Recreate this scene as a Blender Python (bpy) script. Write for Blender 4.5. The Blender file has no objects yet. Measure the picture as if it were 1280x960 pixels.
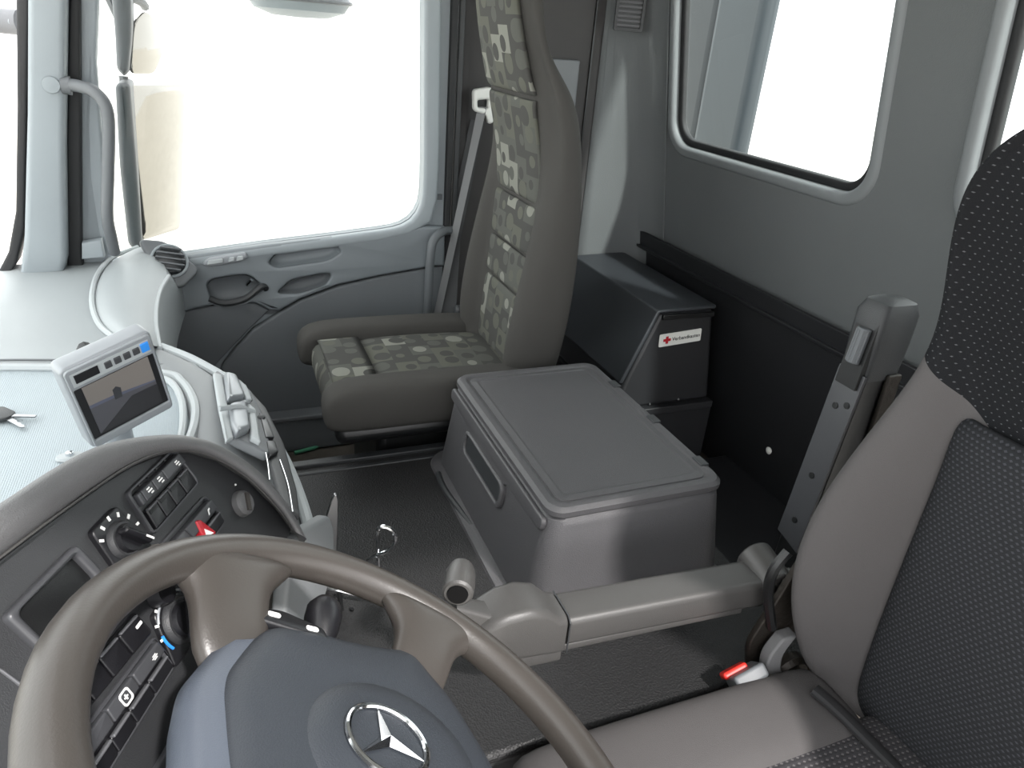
import bpy, bmesh, math, random
from mathutils import Vector as V, Matrix
from mathutils.geometry import interpolate_bezier
random.seed(7)
scn = bpy.context.scene
COL = scn.collection

# ------------------------------------------------------------------ camera
# axes: +X to the rear of the cab, +Y to the passenger side, +Z up; cab floor near z = 0
RX = V((0.92751012, 0.09757178, -0.36083892))
RY = V((-0.3659611, 0.4336639, -0.82341247))
RZ = V((0.07614099, 0.89577641, 0.43793513))
EYE = V((0.0, 0.0, 1.25))
FPX = 900.0
cd = bpy.data.cameras.new('camera'); cam = bpy.data.objects.new('camera', cd); COL.objects.link(cam)
cd.sensor_width = 36.0; cd.lens = 36.0 * FPX / 1280.0; cd.clip_start = 0.02; cd.clip_end = 500
cam.matrix_world = Matrix((( RX[0], RX[1], RX[2], EYE[0]), (RY[0], RY[1], RY[2], EYE[1]), (RZ[0], RZ[1], RZ[2], EYE[2]), (0, 0, 0, 1)))
scn.camera = cam

# ------------------------------------------------------------------ light
w = bpy.data.worlds.new('overcast_sky'); scn.world = w; w.use_nodes = True
w.node_tree.nodes['Background'].inputs['Color'].default_value = (0.99, 0.99, 1.0, 1)
w.node_tree.nodes['Background'].inputs['Strength'].default_value = 1.0
sd = bpy.data.lights.new('sun', 'SUN'); sun = bpy.data.objects.new('sun', sd); COL.objects.link(sun)
sd.energy = 1.9; sd.angle = math.radians(3.0); sd.color = (1.0, 0.96, 0.93)
sun.rotation_euler = V((-0.17, 0.66, -0.73)).to_track_quat('-Z', 'Y').to_euler()
sun.location = (0, -3, 4)
vs = scn.view_settings
vs.view_transform = 'Standard'; vs.look = 'None'; vs.gamma = 1.0; vs.use_curve_mapping = False
vs.exposure = 1.85

# ------------------------------------------------------------------ helpers
def ray(px, py):
    c = V((px - 640.0, 480.0 - py, -FPX)); return V((RX.dot(c), RY.dot(c), RZ.dot(c)))
def at(px, py, **k):                     # point of the photograph at a known x, y or z of the cab
    (a, v), = k.items(); i = 'xyz'.index(a); r = ray(px, py); return EYE + r * ((v - EYE[i]) / r[i])
def onplane(px, py, o, n):
    r = ray(px, py); return EYE + r * ((o - EYE).dot(n) / r.dot(n))

def lin(c):
    if isinstance(c, str):
        c = [int(c[i:i + 2], 16) / 255 for i in (0, 2, 4)]
        c = [x / 12.92 if x <= .04045 else ((x + .055) / 1.055) ** 2.4 for x in c]
    return (*c, 1)
MATS = {}
def mat(name, col, rough=.5, metal=0, grain=0, gscale=900, var=.06, vscale=6, coat=0, spec=.5, wear=None):
    m = bpy.data.materials.new(name); m.use_nodes = True; nt = m.node_tree; N = nt.nodes; L = nt.links
    b = N['Principled BSDF']; c = lin(col)
    b.inputs['Roughness'].default_value = rough; b.inputs['Metallic'].default_value = metal
    b.inputs['Specular IOR Level'].default_value = spec; b.inputs['Coat Weight'].default_value = coat
    tc = N.new('ShaderNodeTexCoord')
    nz = N.new('ShaderNodeTexNoise'); nz.inputs['Scale'].default_value = vscale; nz.inputs['Detail'].default_value = 6
    L.new(tc.outputs['Object'], nz.inputs['Vector'])
    mx = N.new('ShaderNodeMix'); mx.data_type = 'RGBA'
    mx.inputs[6].default_value = (*[x * (1 - var) for x in c[:3]], 1)
    mx.inputs[7].default_value = lin(wear) if wear else (*[min(1, x * (1 + var)) for x in c[:3]], 1)
    L.new(nz.outputs['Fac'], mx.inputs[0]); L.new(mx.outputs[2], b.inputs['Base Color'])
    if grain:
        g = N.new('ShaderNodeTexNoise'); g.inputs['Scale'].default_value = gscale; g.inputs['Detail'].default_value = 2
        L.new(tc.outputs['Object'], g.inputs['Vector'])
        bp = N.new('ShaderNodeBump'); bp.inputs['Strength'].default_value = grain; bp.inputs['Distance'].default_value = .002
        L.new(g.outputs['Fac'], bp.inputs['Height']); L.new(bp.outputs['Normal'], b.inputs['Normal'])
    MATS[name] = m; return m

def emis(name, col, s):
    m = mat(name, col, .4); b = m.node_tree.nodes['Principled BSDF']
    b.inputs['Emission Color'].default_value = lin(col); b.inputs['Emission Strength'].default_value = s; return m

def glass(name, tint=(1, 1, 1)):
    m = bpy.data.materials.new(name); m.use_nodes = True; nt = m.node_tree; N = nt.nodes; L = nt.links
    for n in list(N):
        if n.type != 'OUTPUT_MATERIAL': N.remove(n)
    out = [n for n in N if n.type == 'OUTPUT_MATERIAL'][0]
    t = N.new('ShaderNodeBsdfTransparent'); t.inputs[0].default_value = (*tint, 1)
    g = N.new('ShaderNodeBsdfGlossy'); g.inputs['Roughness'].default_value = .02
    f = N.new('ShaderNodeFresnel'); f.inputs[0].default_value = 1.3
    mx = N.new('ShaderNodeMixShader'); ge = N.new('ShaderNodeNewGeometry'); iv = N.new('ShaderNodeMath'); iv.operation = 'SUBTRACT'; iv.inputs[0].default_value = 1; L.new(ge.outputs['Backfacing'], iv.inputs[1])
    ml = N.new('ShaderNodeMath'); ml.operation = 'MULTIPLY'; L.new(iv.outputs[0], ml.inputs[0]); L.new(f.outputs[0], ml.inputs[1]); L.new(ml.outputs[0], mx.inputs[0]); L.new(t.outputs[0], mx.inputs[1]); L.new(g.outputs[0], mx.inputs[2])
    L.new(mx.outputs[0], out.inputs[0]); MATS[name] = m; return m

# ---- object plumbing
def tag(o, label=None, cat=None, group=None, kind=None):
    if label: o['label'] = label
    if cat: o['category'] = cat
    if group: o['group'] = group
    if kind: o['kind'] = kind
    return o
def thing(name, loc, label, cat, group=None):
    e = bpy.data.objects.new(name, None); COL.objects.link(e); e.location = loc; e.empty_display_size = .05
    return tag(e, label, cat, group)
def wmat(o):
    return Matrix.Translation(o.location) if o.parent is None else wmat(o.parent) @ o.matrix_parent_inverse
def put(name, me, m, parent=None, smooth=35, bevel=0, seg=3, sub=0, solid=0, label=None):
    o = bpy.data.objects.new(name, me); COL.objects.link(o)
    if m is not None: me.materials.append(MATS[m] if isinstance(m, str) else m)
    if smooth:
        me.shade_smooth(); me.set_sharp_from_angle(angle=math.radians(smooth))
    if solid:
        s = o.modifiers.new('thick', 'SOLIDIFY'); s.thickness = solid; s.offset = -1
    if bevel:
        b = o.modifiers.new('bevel', 'BEVEL'); b.width = bevel; b.segments = seg; b.limit_method = 'ANGLE'; b.angle_limit = math.radians(32)
        b.harden_normals = False
    if sub:
        s = o.modifiers.new('sub', 'SUBSURF'); s.levels = sub; s.render_levels = sub
    if parent is not None:
        o.parent = parent
        r = parent
        while r.parent is not None: r = r.parent
        o.matrix_parent_inverse = Matrix.Translation(-r.location) if parent is r else Matrix.Identity(4)
        if parent is not r: o.matrix_parent_inverse = Matrix.Identity(4)
    if label: o['label'] = label
    return o
def mesh(verts, faces, name='m'):
    me = bpy.data.meshes.new(name); me.from_pydata([tuple(v) for v in verts], [], faces); me.update()
    bm = bmesh.new(); bm.from_mesh(me); bmesh.ops.recalc_face_normals(bm, faces=bm.faces); bm.to_mesh(me); bm.free()
    return me
def frame(o, ex, ey):
    ex = V(ex).normalized(); ey = V(ey); ey = (ey - ex * ey.dot(ex)).normalized(); ez = ex.cross(ey); o = V(o)
    return Matrix(((ex[0], ey[0], ez[0], o[0]), (ex[1], ey[1], ez[1], o[1]), (ex[2], ey[2], ez[2], o[2]), (0, 0, 0, 1)))
I4 = Matrix.Identity(4)
def box_me(x0, x1, y0, y1, z0, z1, M=I4, taper=0):
    t = taper
    vs_ = [(x0 - t, y0 - t, z0), (x1 + t, y0 - t, z0), (x1 + t, y1 + t, z0), (x0 - t, y1 + t, z0), (x0, y0, z1), (x1, y0, z1), (x1, y1, z1), (x0, y1, z1)]
    return mesh([M @ V(v) for v in vs_], [(0, 3, 2, 1), (4, 5, 6, 7), (0, 1, 5, 4), (1, 2, 6, 5), (2, 3, 7, 6), (3, 0, 4, 7)])
def prism_me(pts, h0, h1, M=I4):
    n = len(pts); vs_ = [M @ V((p[0], p[1], h0)) for p in pts] + [M @ V((p[0], p[1], h1)) for p in pts]
    return mesh(vs_, [tuple(range(n)), tuple(range(n, 2 * n))] + [(i, (i + 1) % n, n + (i + 1) % n, n + i) for i in range(n)])
def loft_me(rings, cap=True, closed=True):
    n = len(rings[0]); vs_ = [p for r in rings for p in r]; f = []
    for k in range(len(rings) - 1):
        for i in range(n if closed else n - 1):
            j = (i + 1) % n; f.append((k * n + i, k * n + j, (k + 1) * n + j, (k + 1) * n + i))
    if cap and closed:
        f.append(tuple(range(n))); f.append(tuple(range((len(rings) - 1) * n, len(rings) * n)))
    return mesh(vs_, f)
def smooth_path(pts, k=6, closed=False):
    P = [V(p) for p in pts]; n = len(P); out = []
    for i in range(n if closed else n - 1):
        a, b, c, d = (P[(i - 1) % n], P[i], P[(i + 1) % n], P[(i + 2) % n]) if closed else (P[max(i - 1, 0)], P[i], P[i + 1], P[min(i + 2, n - 1)])
        for j in range(k):
            t = j / k
            out.append(.5 * ((2 * b) + (c - a) * t + (2 * a - 5 * b + 4 * c - d) * t * t + (-a + 3 * b - 3 * c + d) * t ** 3))
    if not closed: out.append(P[-1])
    return out
def tube_me(path, r, n=10, closed=False, flat=1.0, up=None):
    P = [V(p) for p in path]; m = len(P); R = r if isinstance(r, (list, tuple)) else [r] * m
    rings = []; u = None
    for i in range(m):
        t = (P[(i + 1) % m] - P[i - 1]) if closed else (P[min(i + 1, m - 1)] - P[max(i - 1, 0)])
        t.normalize()
        if up is not None: u = V(up) - t * V(up).dot(t)
        elif u is None:
            u = t.cross(V((0, 0, 1)) if abs(t.z) < .9 else V((1, 0, 0)))
        else: u = u - t * u.dot(t)
        u.normalize(); b = t.cross(u)
        rings.append([P[i] + (u * math.cos(a) * flat + b * math.sin(a)) * R[i] for a in [2 * math.pi * q / n for q in range(n)]])
    if closed: rings.append(rings[0]); me = loft_me(rings, cap=False); bm = bmesh.new(); bm.from_mesh(me); bmesh.ops.remove_doubles(bm, verts=bm.verts, dist=1e-6); bm.to_mesh(me); bm.free(); return me
    return loft_me(rings)
def lathe_me(prof, M, n=28):
    rings = [[M @ V((r * math.cos(a), r * math.sin(a), z)) for a in [2 * math.pi * q / n for q in range(n)]] for r, z in prof]
    return loft_me(rings)
def join_me(*mes):
    bm = bmesh.new()
    for m in mes: bm.from_mesh(m)
    me = bpy.data.meshes.new('j'); bm.to_mesh(me); bm.free(); return me
def rr(x0, x1, y0, y1, r, k=6):         # rounded rectangle
    out = []
    for cx, cy, a0 in ((x1 - r, y1 - r, 0), (x0 + r, y1 - r, 90), (x0 + r, y0 + r, 180), (x1 - r, y0 + r, 270)):
        for i in range(k + 1):
            a = math.radians(a0 + 90 * i / k); out.append((cx + r * math.cos(a), cy + r * math.sin(a)))
    return out
def rpoly(pts, r, k=5):                 # polygon with rounded corners (2-D)
    out = []; n = len(pts); P = [V((p[0], p[1], 0)) for p in pts]
    for i in range(n):
        a, b, c = P[i - 1], P[i], P[(i + 1) % n]; d1 = (a - b); d2 = (c - b); q = min(r, d1.length * .45, d2.length * .45)
        p, s = b + d1.normalized() * q, b + d2.normalized() * q
        for j in range(k + 1):
            t = j / k; v = p * (1 - t) ** 2 + b * 2 * t * (1 - t) + s * t * t; out.append((v.x, v.y))
    return out
def plate_me(loops, depth, M=I4, bev=0, res=2):
    """solid plate with holes: outlines in local XY, thickness along local Z from 0 to depth"""
    cu = bpy.data.curves.new('c', 'CURVE'); cu.dimensions = '2D'; cu.fill_mode = 'BOTH'
    cu.extrude = max(depth / 2 - bev, 1e-4); cu.bevel_depth = bev; cu.bevel_resolution = res; cu.offset = -bev
    for lp in loops:
        s = cu.splines.new('POLY'); s.points.add(len(lp) - 1)
        for i, p in enumerate(lp): s.points[i].co = (p[0], p[1], 0, 1)
        s.use_cyclic_u = True
    o = bpy.data.objects.new('c', cu); COL.objects.link(o)
    dg = bpy.context.evaluated_depsgraph_get(); dg.update()
    me = bpy.data.meshes.new_from_object(o.evaluated_get(dg)); bpy.data.objects.remove(o); bpy.data.curves.remove(cu)
    me.materials.clear(); me.transform(M @ Matrix.Translation((0, 0, depth / 2)))
    bm = bmesh.new(); bm.from_mesh(me); bmesh.ops.remove_doubles(bm, verts=bm.verts, dist=1e-5); bmesh.ops.recalc_face_normals(bm, faces=bm.faces); bm.to_mesh(me); bm.free()
    return me
def text_me(s, size, M, ext=.0004):
    cu = bpy.data.curves.new('t', 'FONT'); cu.body = s; cu.size = size; cu.extrude = ext; cu.align_x = 'CENTER'; cu.align_y = 'CENTER'
    o = bpy.data.objects.new('t', cu); COL.objects.link(o)
    dg = bpy.context.evaluated_depsgraph_get(); dg.update()
    me = bpy.data.meshes.new_from_object(o.evaluated_get(dg)); bpy.data.objects.remove(o); bpy.data.curves.remove(cu)
    me.materials.clear(); me.transform(M); return me
def grid_me(rows):
    n = len(rows[0]); return mesh([p for r in rows for p in r], [(k * n + i, k * n + i + 1, (k + 1) * n + i + 1, (k + 1) * n + i) for k in range(len(rows) - 1) for i in range(n - 1)])

# ------------------------------------------------------------------ materials
mat('mid_grey_plastic', '5f6265', .45, grain=.25)
mat('door_grey_plastic', '70767a', .5, grain=.2)
mat('door_dark_plastic', '5a5e61', .55, grain=.3)
mat('pillar_grey', '8b9296', .55, grain=.1)
mat('dark_plastic', '2b2d2f', .45, grain=.3)
mat('black_plastic', '141516', .38, grain=.15)
mat('black_sheet', '1c1d1f', .5, grain=.1, wear='26272a')
mat('rubber', '17181a', .6, grain=.3)
mat('box_plastic', '464648', .42, grain=.5, gscale=650, wear='4b4a4c')
mat('arm_plastic', '3e3d3c', .4, grain=.2, wear='444342')
mat('dash_light', '919698', .5, grain=.2, gscale=700)
mat('dash_pale', 'a3a8aa', .55, grain=.1)
mat('stack_grey', '777a7c', .5, grain=.2)
mat('cover_grey', '33363a', .4, grain=.2)
mat('hub_side', '505660', .4, grain=.2)
mat('rear_frame_grey', '74787a', .6, grain=.1)
mat('silver', '8d9195', .35, metal=.2)
mat('binnacle_grey', '5a5a5b', .5, grain=.3, gscale=800)
mat('panel_dark', '2c2d2f', .5, grain=.2, gscale=900)
mat('switch_black', '17171a', .35, grain=.1)
mat('button_black', '070708', .6, spec=.15)
mat('switch_grey', '3d3e41', .4)
mat('switch_line', '58595c', .4)
mat('white_print', 'e8e8e6', .5)
mat('red_plastic', 'a81c28', .35)
mat('buckle_red', 'd8342c', .4)
mat('chrome', 'd6d8da', .12, metal=1)
mat('steel', '9b9c9e', .3, metal=1)
mat('wheel_leather', '363330', .38, grain=.08, gscale=500, wear='3d3936', vscale=9)
mat('hub_plastic', '2e3238', .5, grain=.3, gscale=700)
mat('wall_cloth', '646768', .9, grain=.3, gscale=400, spec=.2)
mat('side_cloth', '474646', .9, grain=.2, gscale=400, spec=.2)
mat('roof_cloth', '8b8c8a', .9)
mat('seat_grey', '4b4949', .95, grain=.5, gscale=1200, spec=.15, wear='514f4f', vscale=4)
mat('seat_side', '42413f', .95, grain=.4, gscale=1200, spec=.15)
mat('seat_side_far', '4d4c49', .95, grain=.4, gscale=1200, spec=.15)
mat('strap_grey', '19191b', .8)
mat('belt', '707172', .7, grain=.4, gscale=500)
mat('white_plastic', 'cfd0cc', .5)
mat('sticker', 'd9dad6', .6)
mat('carpet_brown', '3a342d', .95, grain=.8, gscale=300, var=.3, vscale=40, spec=.1)
mat('floor_mat', '4b4640', .8, grain=.4, gscale=200, var=.25, vscale=30)
mat('green_plastic', '3f7d62', .6)
mat('blue_plastic', '2f86dc', .4)
mat('ground', 'd0cdc6', .9, var=.12, vscale=2)
mat('outside_body', '191d21', .5)
mat('outside_white', '262c31', .5)
mat('mirror_shell', '4c5053', .5)
mat('greasy_metal', '2b2723', .5, metal=.5, grain=.6, gscale=120, var=.4, vscale=60)
glass('pane_glass', (.98, 1, .99)); glass('rear_pane_glass', (.93, .97, .96))
m = mat('mirror_glass', '7b7872', .04, metal=1)

def leatherette():                       # black mat over the engine tunnel
    m = mat('tunnel_mat', '1a1a1b', .58, grain=0, var=.1); nt = m.node_tree; N = nt.nodes; L = nt.links; b = N['Principled BSDF']
    tc = N.new('ShaderNodeTexCoord'); vo = N.new('ShaderNodeTexVoronoi'); vo.inputs['Scale'].default_value = 320
    bp = N.new('ShaderNodeBump'); bp.inputs['Strength'].default_value = .5; bp.inputs['Distance'].default_value = .002
    L.new(tc.outputs['Object'], vo.inputs['Vector']); L.new(vo.outputs['Distance'], bp.inputs['Height']); L.new(bp.outputs['Normal'], b.inputs['Normal'])
leatherette()
def mth(N, L, op, a, b=None):
    n = N.new('ShaderNodeMath'); n.operation = op
    for i, x in enumerate((a, b)):
        if x is None: continue
        if isinstance(x, (int, float)): n.inputs[i].default_value = x
        else: L.new(x, n.inputs[i])
    return n.outputs[0]
def pattern_fabric(name, ax, ay, cell):  # woven squares with a disc in each, in three greys
    m = mat(name, '5f605b', .95, spec=.1); nt = m.node_tree; N = nt.nodes; L = nt.links; b = N['Principled BSDF']
    tc = N.new('ShaderNodeTexCoord'); sp = N.new('ShaderNodeSeparateXYZ'); L.new(tc.outputs['Object'], sp.inputs[0])
    u = mth(N, L, 'DIVIDE', sp.outputs[ax], cell); v = mth(N, L, 'DIVIDE', sp.outputs[ay], cell)
    # brick-like shift of every second column
    fu = mth(N, L, 'FLOOR', u); v2 = mth(N, L, 'ADD', v, mth(N, L, 'MULTIPLY', fu, .37)); fv = mth(N, L, 'FLOOR', v2)
    cu = mth(N, L, 'SUBTRACT', mth(N, L, 'FRACT', u), .5); cv = mth(N, L, 'SUBTRACT', mth(N, L, 'FRACT', v2), .5)
    cb = N.new('ShaderNodeCombineXYZ'); L.new(fu, cb.inputs[0]); L.new(fv, cb.inputs[1])
    wn = N.new('ShaderNodeTexWhiteNoise'); wn.noise_dimensions = '2D'; L.new(cb.outputs[0], wn.inputs['Vector'])
    sc = N.new('ShaderNodeSeparateColor'); L.new(wn.outputs['Color'], sc.inputs[0])
    du = mth(N, L, 'SUBTRACT', cu, mth(N, L, 'MULTIPLY', mth(N, L, 'SUBTRACT', sc.outputs[0], .5), .5)); dv = mth(N, L, 'SUBTRACT', cv, mth(N, L, 'MULTIPLY', mth(N, L, 'SUBTRACT', sc.outputs[1], .5), .5))
    r = mth(N, L, 'SQRT', mth(N, L, 'ADD', mth(N, L, 'MULTIPLY', du, du), mth(N, L, 'MULTIPLY', dv, dv)))
    disc = mth(N, L, 'LESS_THAN', r, mth(N, L, 'ADD', mth(N, L, 'MULTIPLY', sc.outputs[2], .22), .2))
    val = mth(N, L, 'FRACT', mth(N, L, 'ADD', wn.outputs['Value'], mth(N, L, 'MULTIPLY', disc, .43)))
    cr = N.new('ShaderNodeValToRGB'); cr.color_ramp.interpolation = 'CONSTANT'; e = cr.color_ramp.elements
    e[0].color = lin('444442'); e[1].position = .38; e[1].color = lin('50514d'); n3 = e.new(.68); n3.color = lin('55564f'); n4 = e.new(.87); n4.color = lin('74756e')
    L.new(val, cr.inputs[0]); L.new(cr.outputs[0], b.inputs['Base Color'])
pattern_fabric('pattern_back', 1, 2, .052); pattern_fabric('pattern_cushion', 0, 1, .052)
def dot_fabric(name, dark, dot, ax, ay, cu_, cv_, thr=.22):          # dark cloth with slanting rows of pale flecks
    m = mat(name, dark, .95, spec=.1); nt = m.node_tree; N = nt.nodes; L = nt.links; b = N['Principled BSDF']
    tc = N.new('ShaderNodeTexCoord'); sp = N.new('ShaderNodeSeparateXYZ'); L.new(tc.outputs['Object'], sp.inputs[0])
    u = mth(N, L, 'DIVIDE', sp.outputs[ax], cu_); v = mth(N, L, 'DIVIDE', sp.outputs[ay], cv_)
    fv = mth(N, L, 'FLOOR', v); u2 = mth(N, L, 'ADD', u, mth(N, L, 'MULTIPLY', fv, .5))
    a = mth(N, L, 'ABSOLUTE', mth(N, L, 'SUBTRACT', mth(N, L, 'FRACT', u2), .5)); c = mth(N, L, 'ABSOLUTE', mth(N, L, 'SUBTRACT', mth(N, L, 'FRACT', v), .5))
    s = mth(N, L, 'ADD', mth(N, L, 'MULTIPLY', a, .8), mth(N, L, 'MULTIPLY', c, 1.0)); k = mth(N, L, 'LESS_THAN', s, thr)
    mx = N.new('ShaderNodeMix'); mx.data_type = 'RGBA'; mx.inputs[6].default_value = lin(dark); mx.inputs[7].default_value = lin(dot)
    L.new(k, mx.inputs[0]); L.new(mx.outputs[2], b.inputs['Base Color'])
    bp = N.new('ShaderNodeBump'); bp.inputs['Strength'].default_value = .6; bp.inputs['Distance'].default_value = .002; L.new(s, bp.inputs['Height']); L.new(bp.outputs['Normal'], b.inputs['Normal'])
dot_fabric('fleck_upper', '1d1e20', '55565a', 1, 2, .0125, .0105, .12)
dot_fabric('fleck_back', '28292b', '3d3e42', 1, 2, .0075, .0062, .27)
dot_fabric('fleck_cushion', '373638', '5a5859', 0, 1, .009, .008, .24)
def two_cloths():                        # plain grey bolsters below, flecked dark cloth above a V-shaped seam
    m = mat('driver_backrest', '1d1e20', .95, spec=.1); nt = m.node_tree; N = nt.nodes; L = nt.links; b = N['Principled BSDF']
    tc = N.new('ShaderNodeTexCoord'); sp = N.new('ShaderNodeSeparateXYZ'); L.new(tc.outputs['Object'], sp.inputs[0])
    dy = mth(N, L, 'ABSOLUTE', mth(N, L, 'SUBTRACT', sp.outputs[1], .34)); zb = mth(N, L, 'ADD', mth(N, L, 'MULTIPLY', mth(N, L, 'SUBTRACT', dy, .16), .73), .864)
    k = mth(N, L, 'GREATER_THAN', sp.outputs[2], zb)
    u = mth(N, L, 'DIVIDE', sp.outputs[1], .0098); v = mth(N, L, 'DIVIDE', sp.outputs[2], .0078)
    u2 = mth(N, L, 'ADD', u, mth(N, L, 'MULTIPLY', mth(N, L, 'FLOOR', v), .5))
    a = mth(N, L, 'ABSOLUTE', mth(N, L, 'SUBTRACT', mth(N, L, 'FRACT', u2), .5)); c = mth(N, L, 'ABSOLUTE', mth(N, L, 'SUBTRACT', mth(N, L, 'FRACT', v), .5))
    f = mth(N, L, 'LESS_THAN', mth(N, L, 'ADD', mth(N, L, 'MULTIPLY', a, .8), c), .12)
    m1 = N.new('ShaderNodeMix'); m1.data_type = 'RGBA'; m1.inputs[6].default_value = lin('1d1e20'); m1.inputs[7].default_value = lin('56575a'); L.new(f, m1.inputs[0])
    nz = N.new('ShaderNodeTexNoise'); nz.inputs['Scale'].default_value = 5; L.new(tc.outputs['Object'], nz.inputs['Vector'])
    m0 = N.new('ShaderNodeMix'); m0.data_type = 'RGBA'; m0.inputs[6].default_value = lin('4c4a4a'); m0.inputs[7].default_value = lin('545252'); L.new(nz.outputs['Fac'], m0.inputs[0])
    m2 = N.new('ShaderNodeMix'); m2.data_type = 'RGBA'; L.new(k, m2.inputs[0]); L.new(m0.outputs[2], m2.inputs[6]); L.new(m1.outputs[2], m2.inputs[7]); L.new(m2.outputs[2], b.inputs['Base Color'])
    g = N.new('ShaderNodeTexNoise'); g.inputs['Scale'].default_value = 900; L.new(tc.outputs['Object'], g.inputs['Vector'])
    bp = N.new('ShaderNodeBump'); bp.inputs['Strength'].default_value = .4; bp.inputs['Distance'].default_value = .002; L.new(g.outputs['Fac'], bp.inputs['Height']); L.new(bp.outputs['Normal'], b.inputs['Normal'])
two_cloths()
def cloth_mesh():                        # pale woven mat on the dashboard
    m = mat('dash_cloth', 'a0a9ae', .8, var=.03); nt = m.node_tree; N = nt.nodes; L = nt.links; b = N['Principled BSDF']
    tc = N.new('ShaderNodeTexCoord'); wv = N.new('ShaderNodeTexVoronoi'); wv.inputs['Scale'].default_value = 330; wv.inputs['Randomness'].default_value = .1
    bp = N.new('ShaderNodeBump'); bp.inputs['Strength'].default_value = .7; bp.inputs['Distance'].default_value = .002
    L.new(tc.outputs['Object'], wv.inputs['Vector']); L.new(wv.outputs['Distance'], bp.inputs['Height']); L.new(bp.outputs['Normal'], b.inputs['Normal'])
cloth_mesh()

# ================================================================== OUTSIDE
tag(put('ground', box_me(-30, 30, -30, 30, -1.35, -1.25), 'ground'), None, None, None, 'structure')

# ================================================================== CAB SHELL
tag(put('floor', box_me(-.55, 1.5, .0, 2.12, -.02, .035), 'floor_mat'), kind='structure')
tag(put('ceiling', box_me(-.2, 1.32, .0, 2.16, 1.72, 1.78), 'roof_cloth', bevel=.02), kind='structure')
tag(put('header_sun_block', box_me(-.25, 1.32, -.03, .03, 1.50, 1.75), 'roof_cloth', bevel=.02), kind='structure')  # unseen door header, added and set low to keep sun off the box lid
# rear wall: leans, two windows
LEAN = .17; WUP = V((-LEAN, 0, 1)).normalized(); WM = frame((1.3, 0, 1.0), (0, 1, 0), WUP)
ws = lambda z: (z - 1.0) / WUP.z
def wallx(z): return 1.3 - LEAN * (z - 1.0)
win1 = rr(1.185, 1.908, ws(.998), ws(1.52), .065, 8); win2 = rr(.20, .925, ws(.998), ws(1.52), .065, 8)
grow = lambda a, b, z0, z1, g, r: rr(a - g, b + g, ws(z0) - g, ws(z1) + g, r, 8)
outer1 = grow(1.185, 1.908, .998, 1.52, .03, .09); outer2 = grow(.20, .925, .998, 1.52, .03, .09)
tag(put('wall_rear', plate_me([[(-.02, ws(.0)), (1.956, ws(.0)), (1.956, ws(1.75)), (-.02, ws(1.75))], outer1, outer2], .04, WM), 'wall_cloth'), kind='structure')
for i, (a, b) in enumerate(((1.185, 1.908), (.20, .925))):
    e = thing('window_%d' % (i + 1), WM @ V(((a + b) / 2, ws(.998), 0)), None, None); e['kind'] = 'structure'
    put('window_frame', plate_me([grow(a, b, .998, 1.52, .042, .1), grow(a, b, .998, 1.52, .012, .075)], .034, WM @ Matrix.Translation((0, 0, -.008)), bev=.012, res=3), 'rear_frame_grey', e)
    put('window_seal', plate_me([grow(a, b, .998, 1.52, .016, .08), grow(a, b, .998, 1.52, -.006, .06)], .02, WM @ Matrix.Translation((0, 0, .014)), bev=.006), 'rubber', e)
    put('pane', plate_me([grow(a, b, .998, 1.52, .004, .07)], .005, WM @ Matrix.Translation((0, 0, .024))), 'rear_pane_glass', e)
# rounded rear corner on the passenger side, then the side wall behind the door
rows = []
for z in (.0, .5, 1.0, 1.75):
    xw = wallx(z); prof = [(xw, 1.955), (xw - .003, 1.985), (xw - .02, 2.03), (xw - .06, 2.075), (1.12, 2.105)]
    rows.append([V((x, y, z)) for x, y in smooth_path([(x, y, 0) for x, y in prof], 4) and [(p.x, p.y) for p in smooth_path([(x, y, 0) for x, y in prof], 4)]])
tag(put('wall_corner', grid_me(rows), 'wall_cloth', smooth=180, solid=-.004), kind='structure')
tag(put('wall_right', box_me(.675, 1.135, 2.105, 2.13, .0, 1.75), 'side_cloth'), kind='structure')
tag(put('trim_1', box_me(1.085, 1.090, 2.098, 2.106, .05, 1.75, Matrix.Shear('XZ', 4, (0, 0)) if False else I4), 'black_plastic', label='thin dark seam strip on the side wall'), kind='structure')
# box-like cover on the side wall behind the seat
e = thing('wall_cover', (1.01, 2.1, 1.0), 'pale grey square cover plate on side wall behind the passenger headrest', 'cover')
put('plate', box_me(.955, 1.045, 2.085, 2.107, .80, 1.19), 'mid_grey_plastic', e, bevel=.004)
e = thing('wall_vent', WM @ V((2.06, ws(1.3), 0)), 'small dark louvred vent high on the rear corner left of window', 'vent')
vM = frame(at(787, 15, y=2.04), (1, -.35, 0), (0, 0, 1))
put('vent_frame', plate_me([rr(-.042, .042, -.05, .05, .006), rr(-.034, .034, -.042, .042, .003)], .012, vM @ Matrix.Translation((0, 0, 0))), 'dark_plastic', e)
put('vent_back', box_me(-.036, .036, -.044, .044, .0, .003, vM), 'dark_plastic', e)
for k in range(7): put('slat', box_me(-.034, .034, -.038 + k * .012, -.032 + k * .012, .002, .008, vM), 'switch_grey', e)

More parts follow.
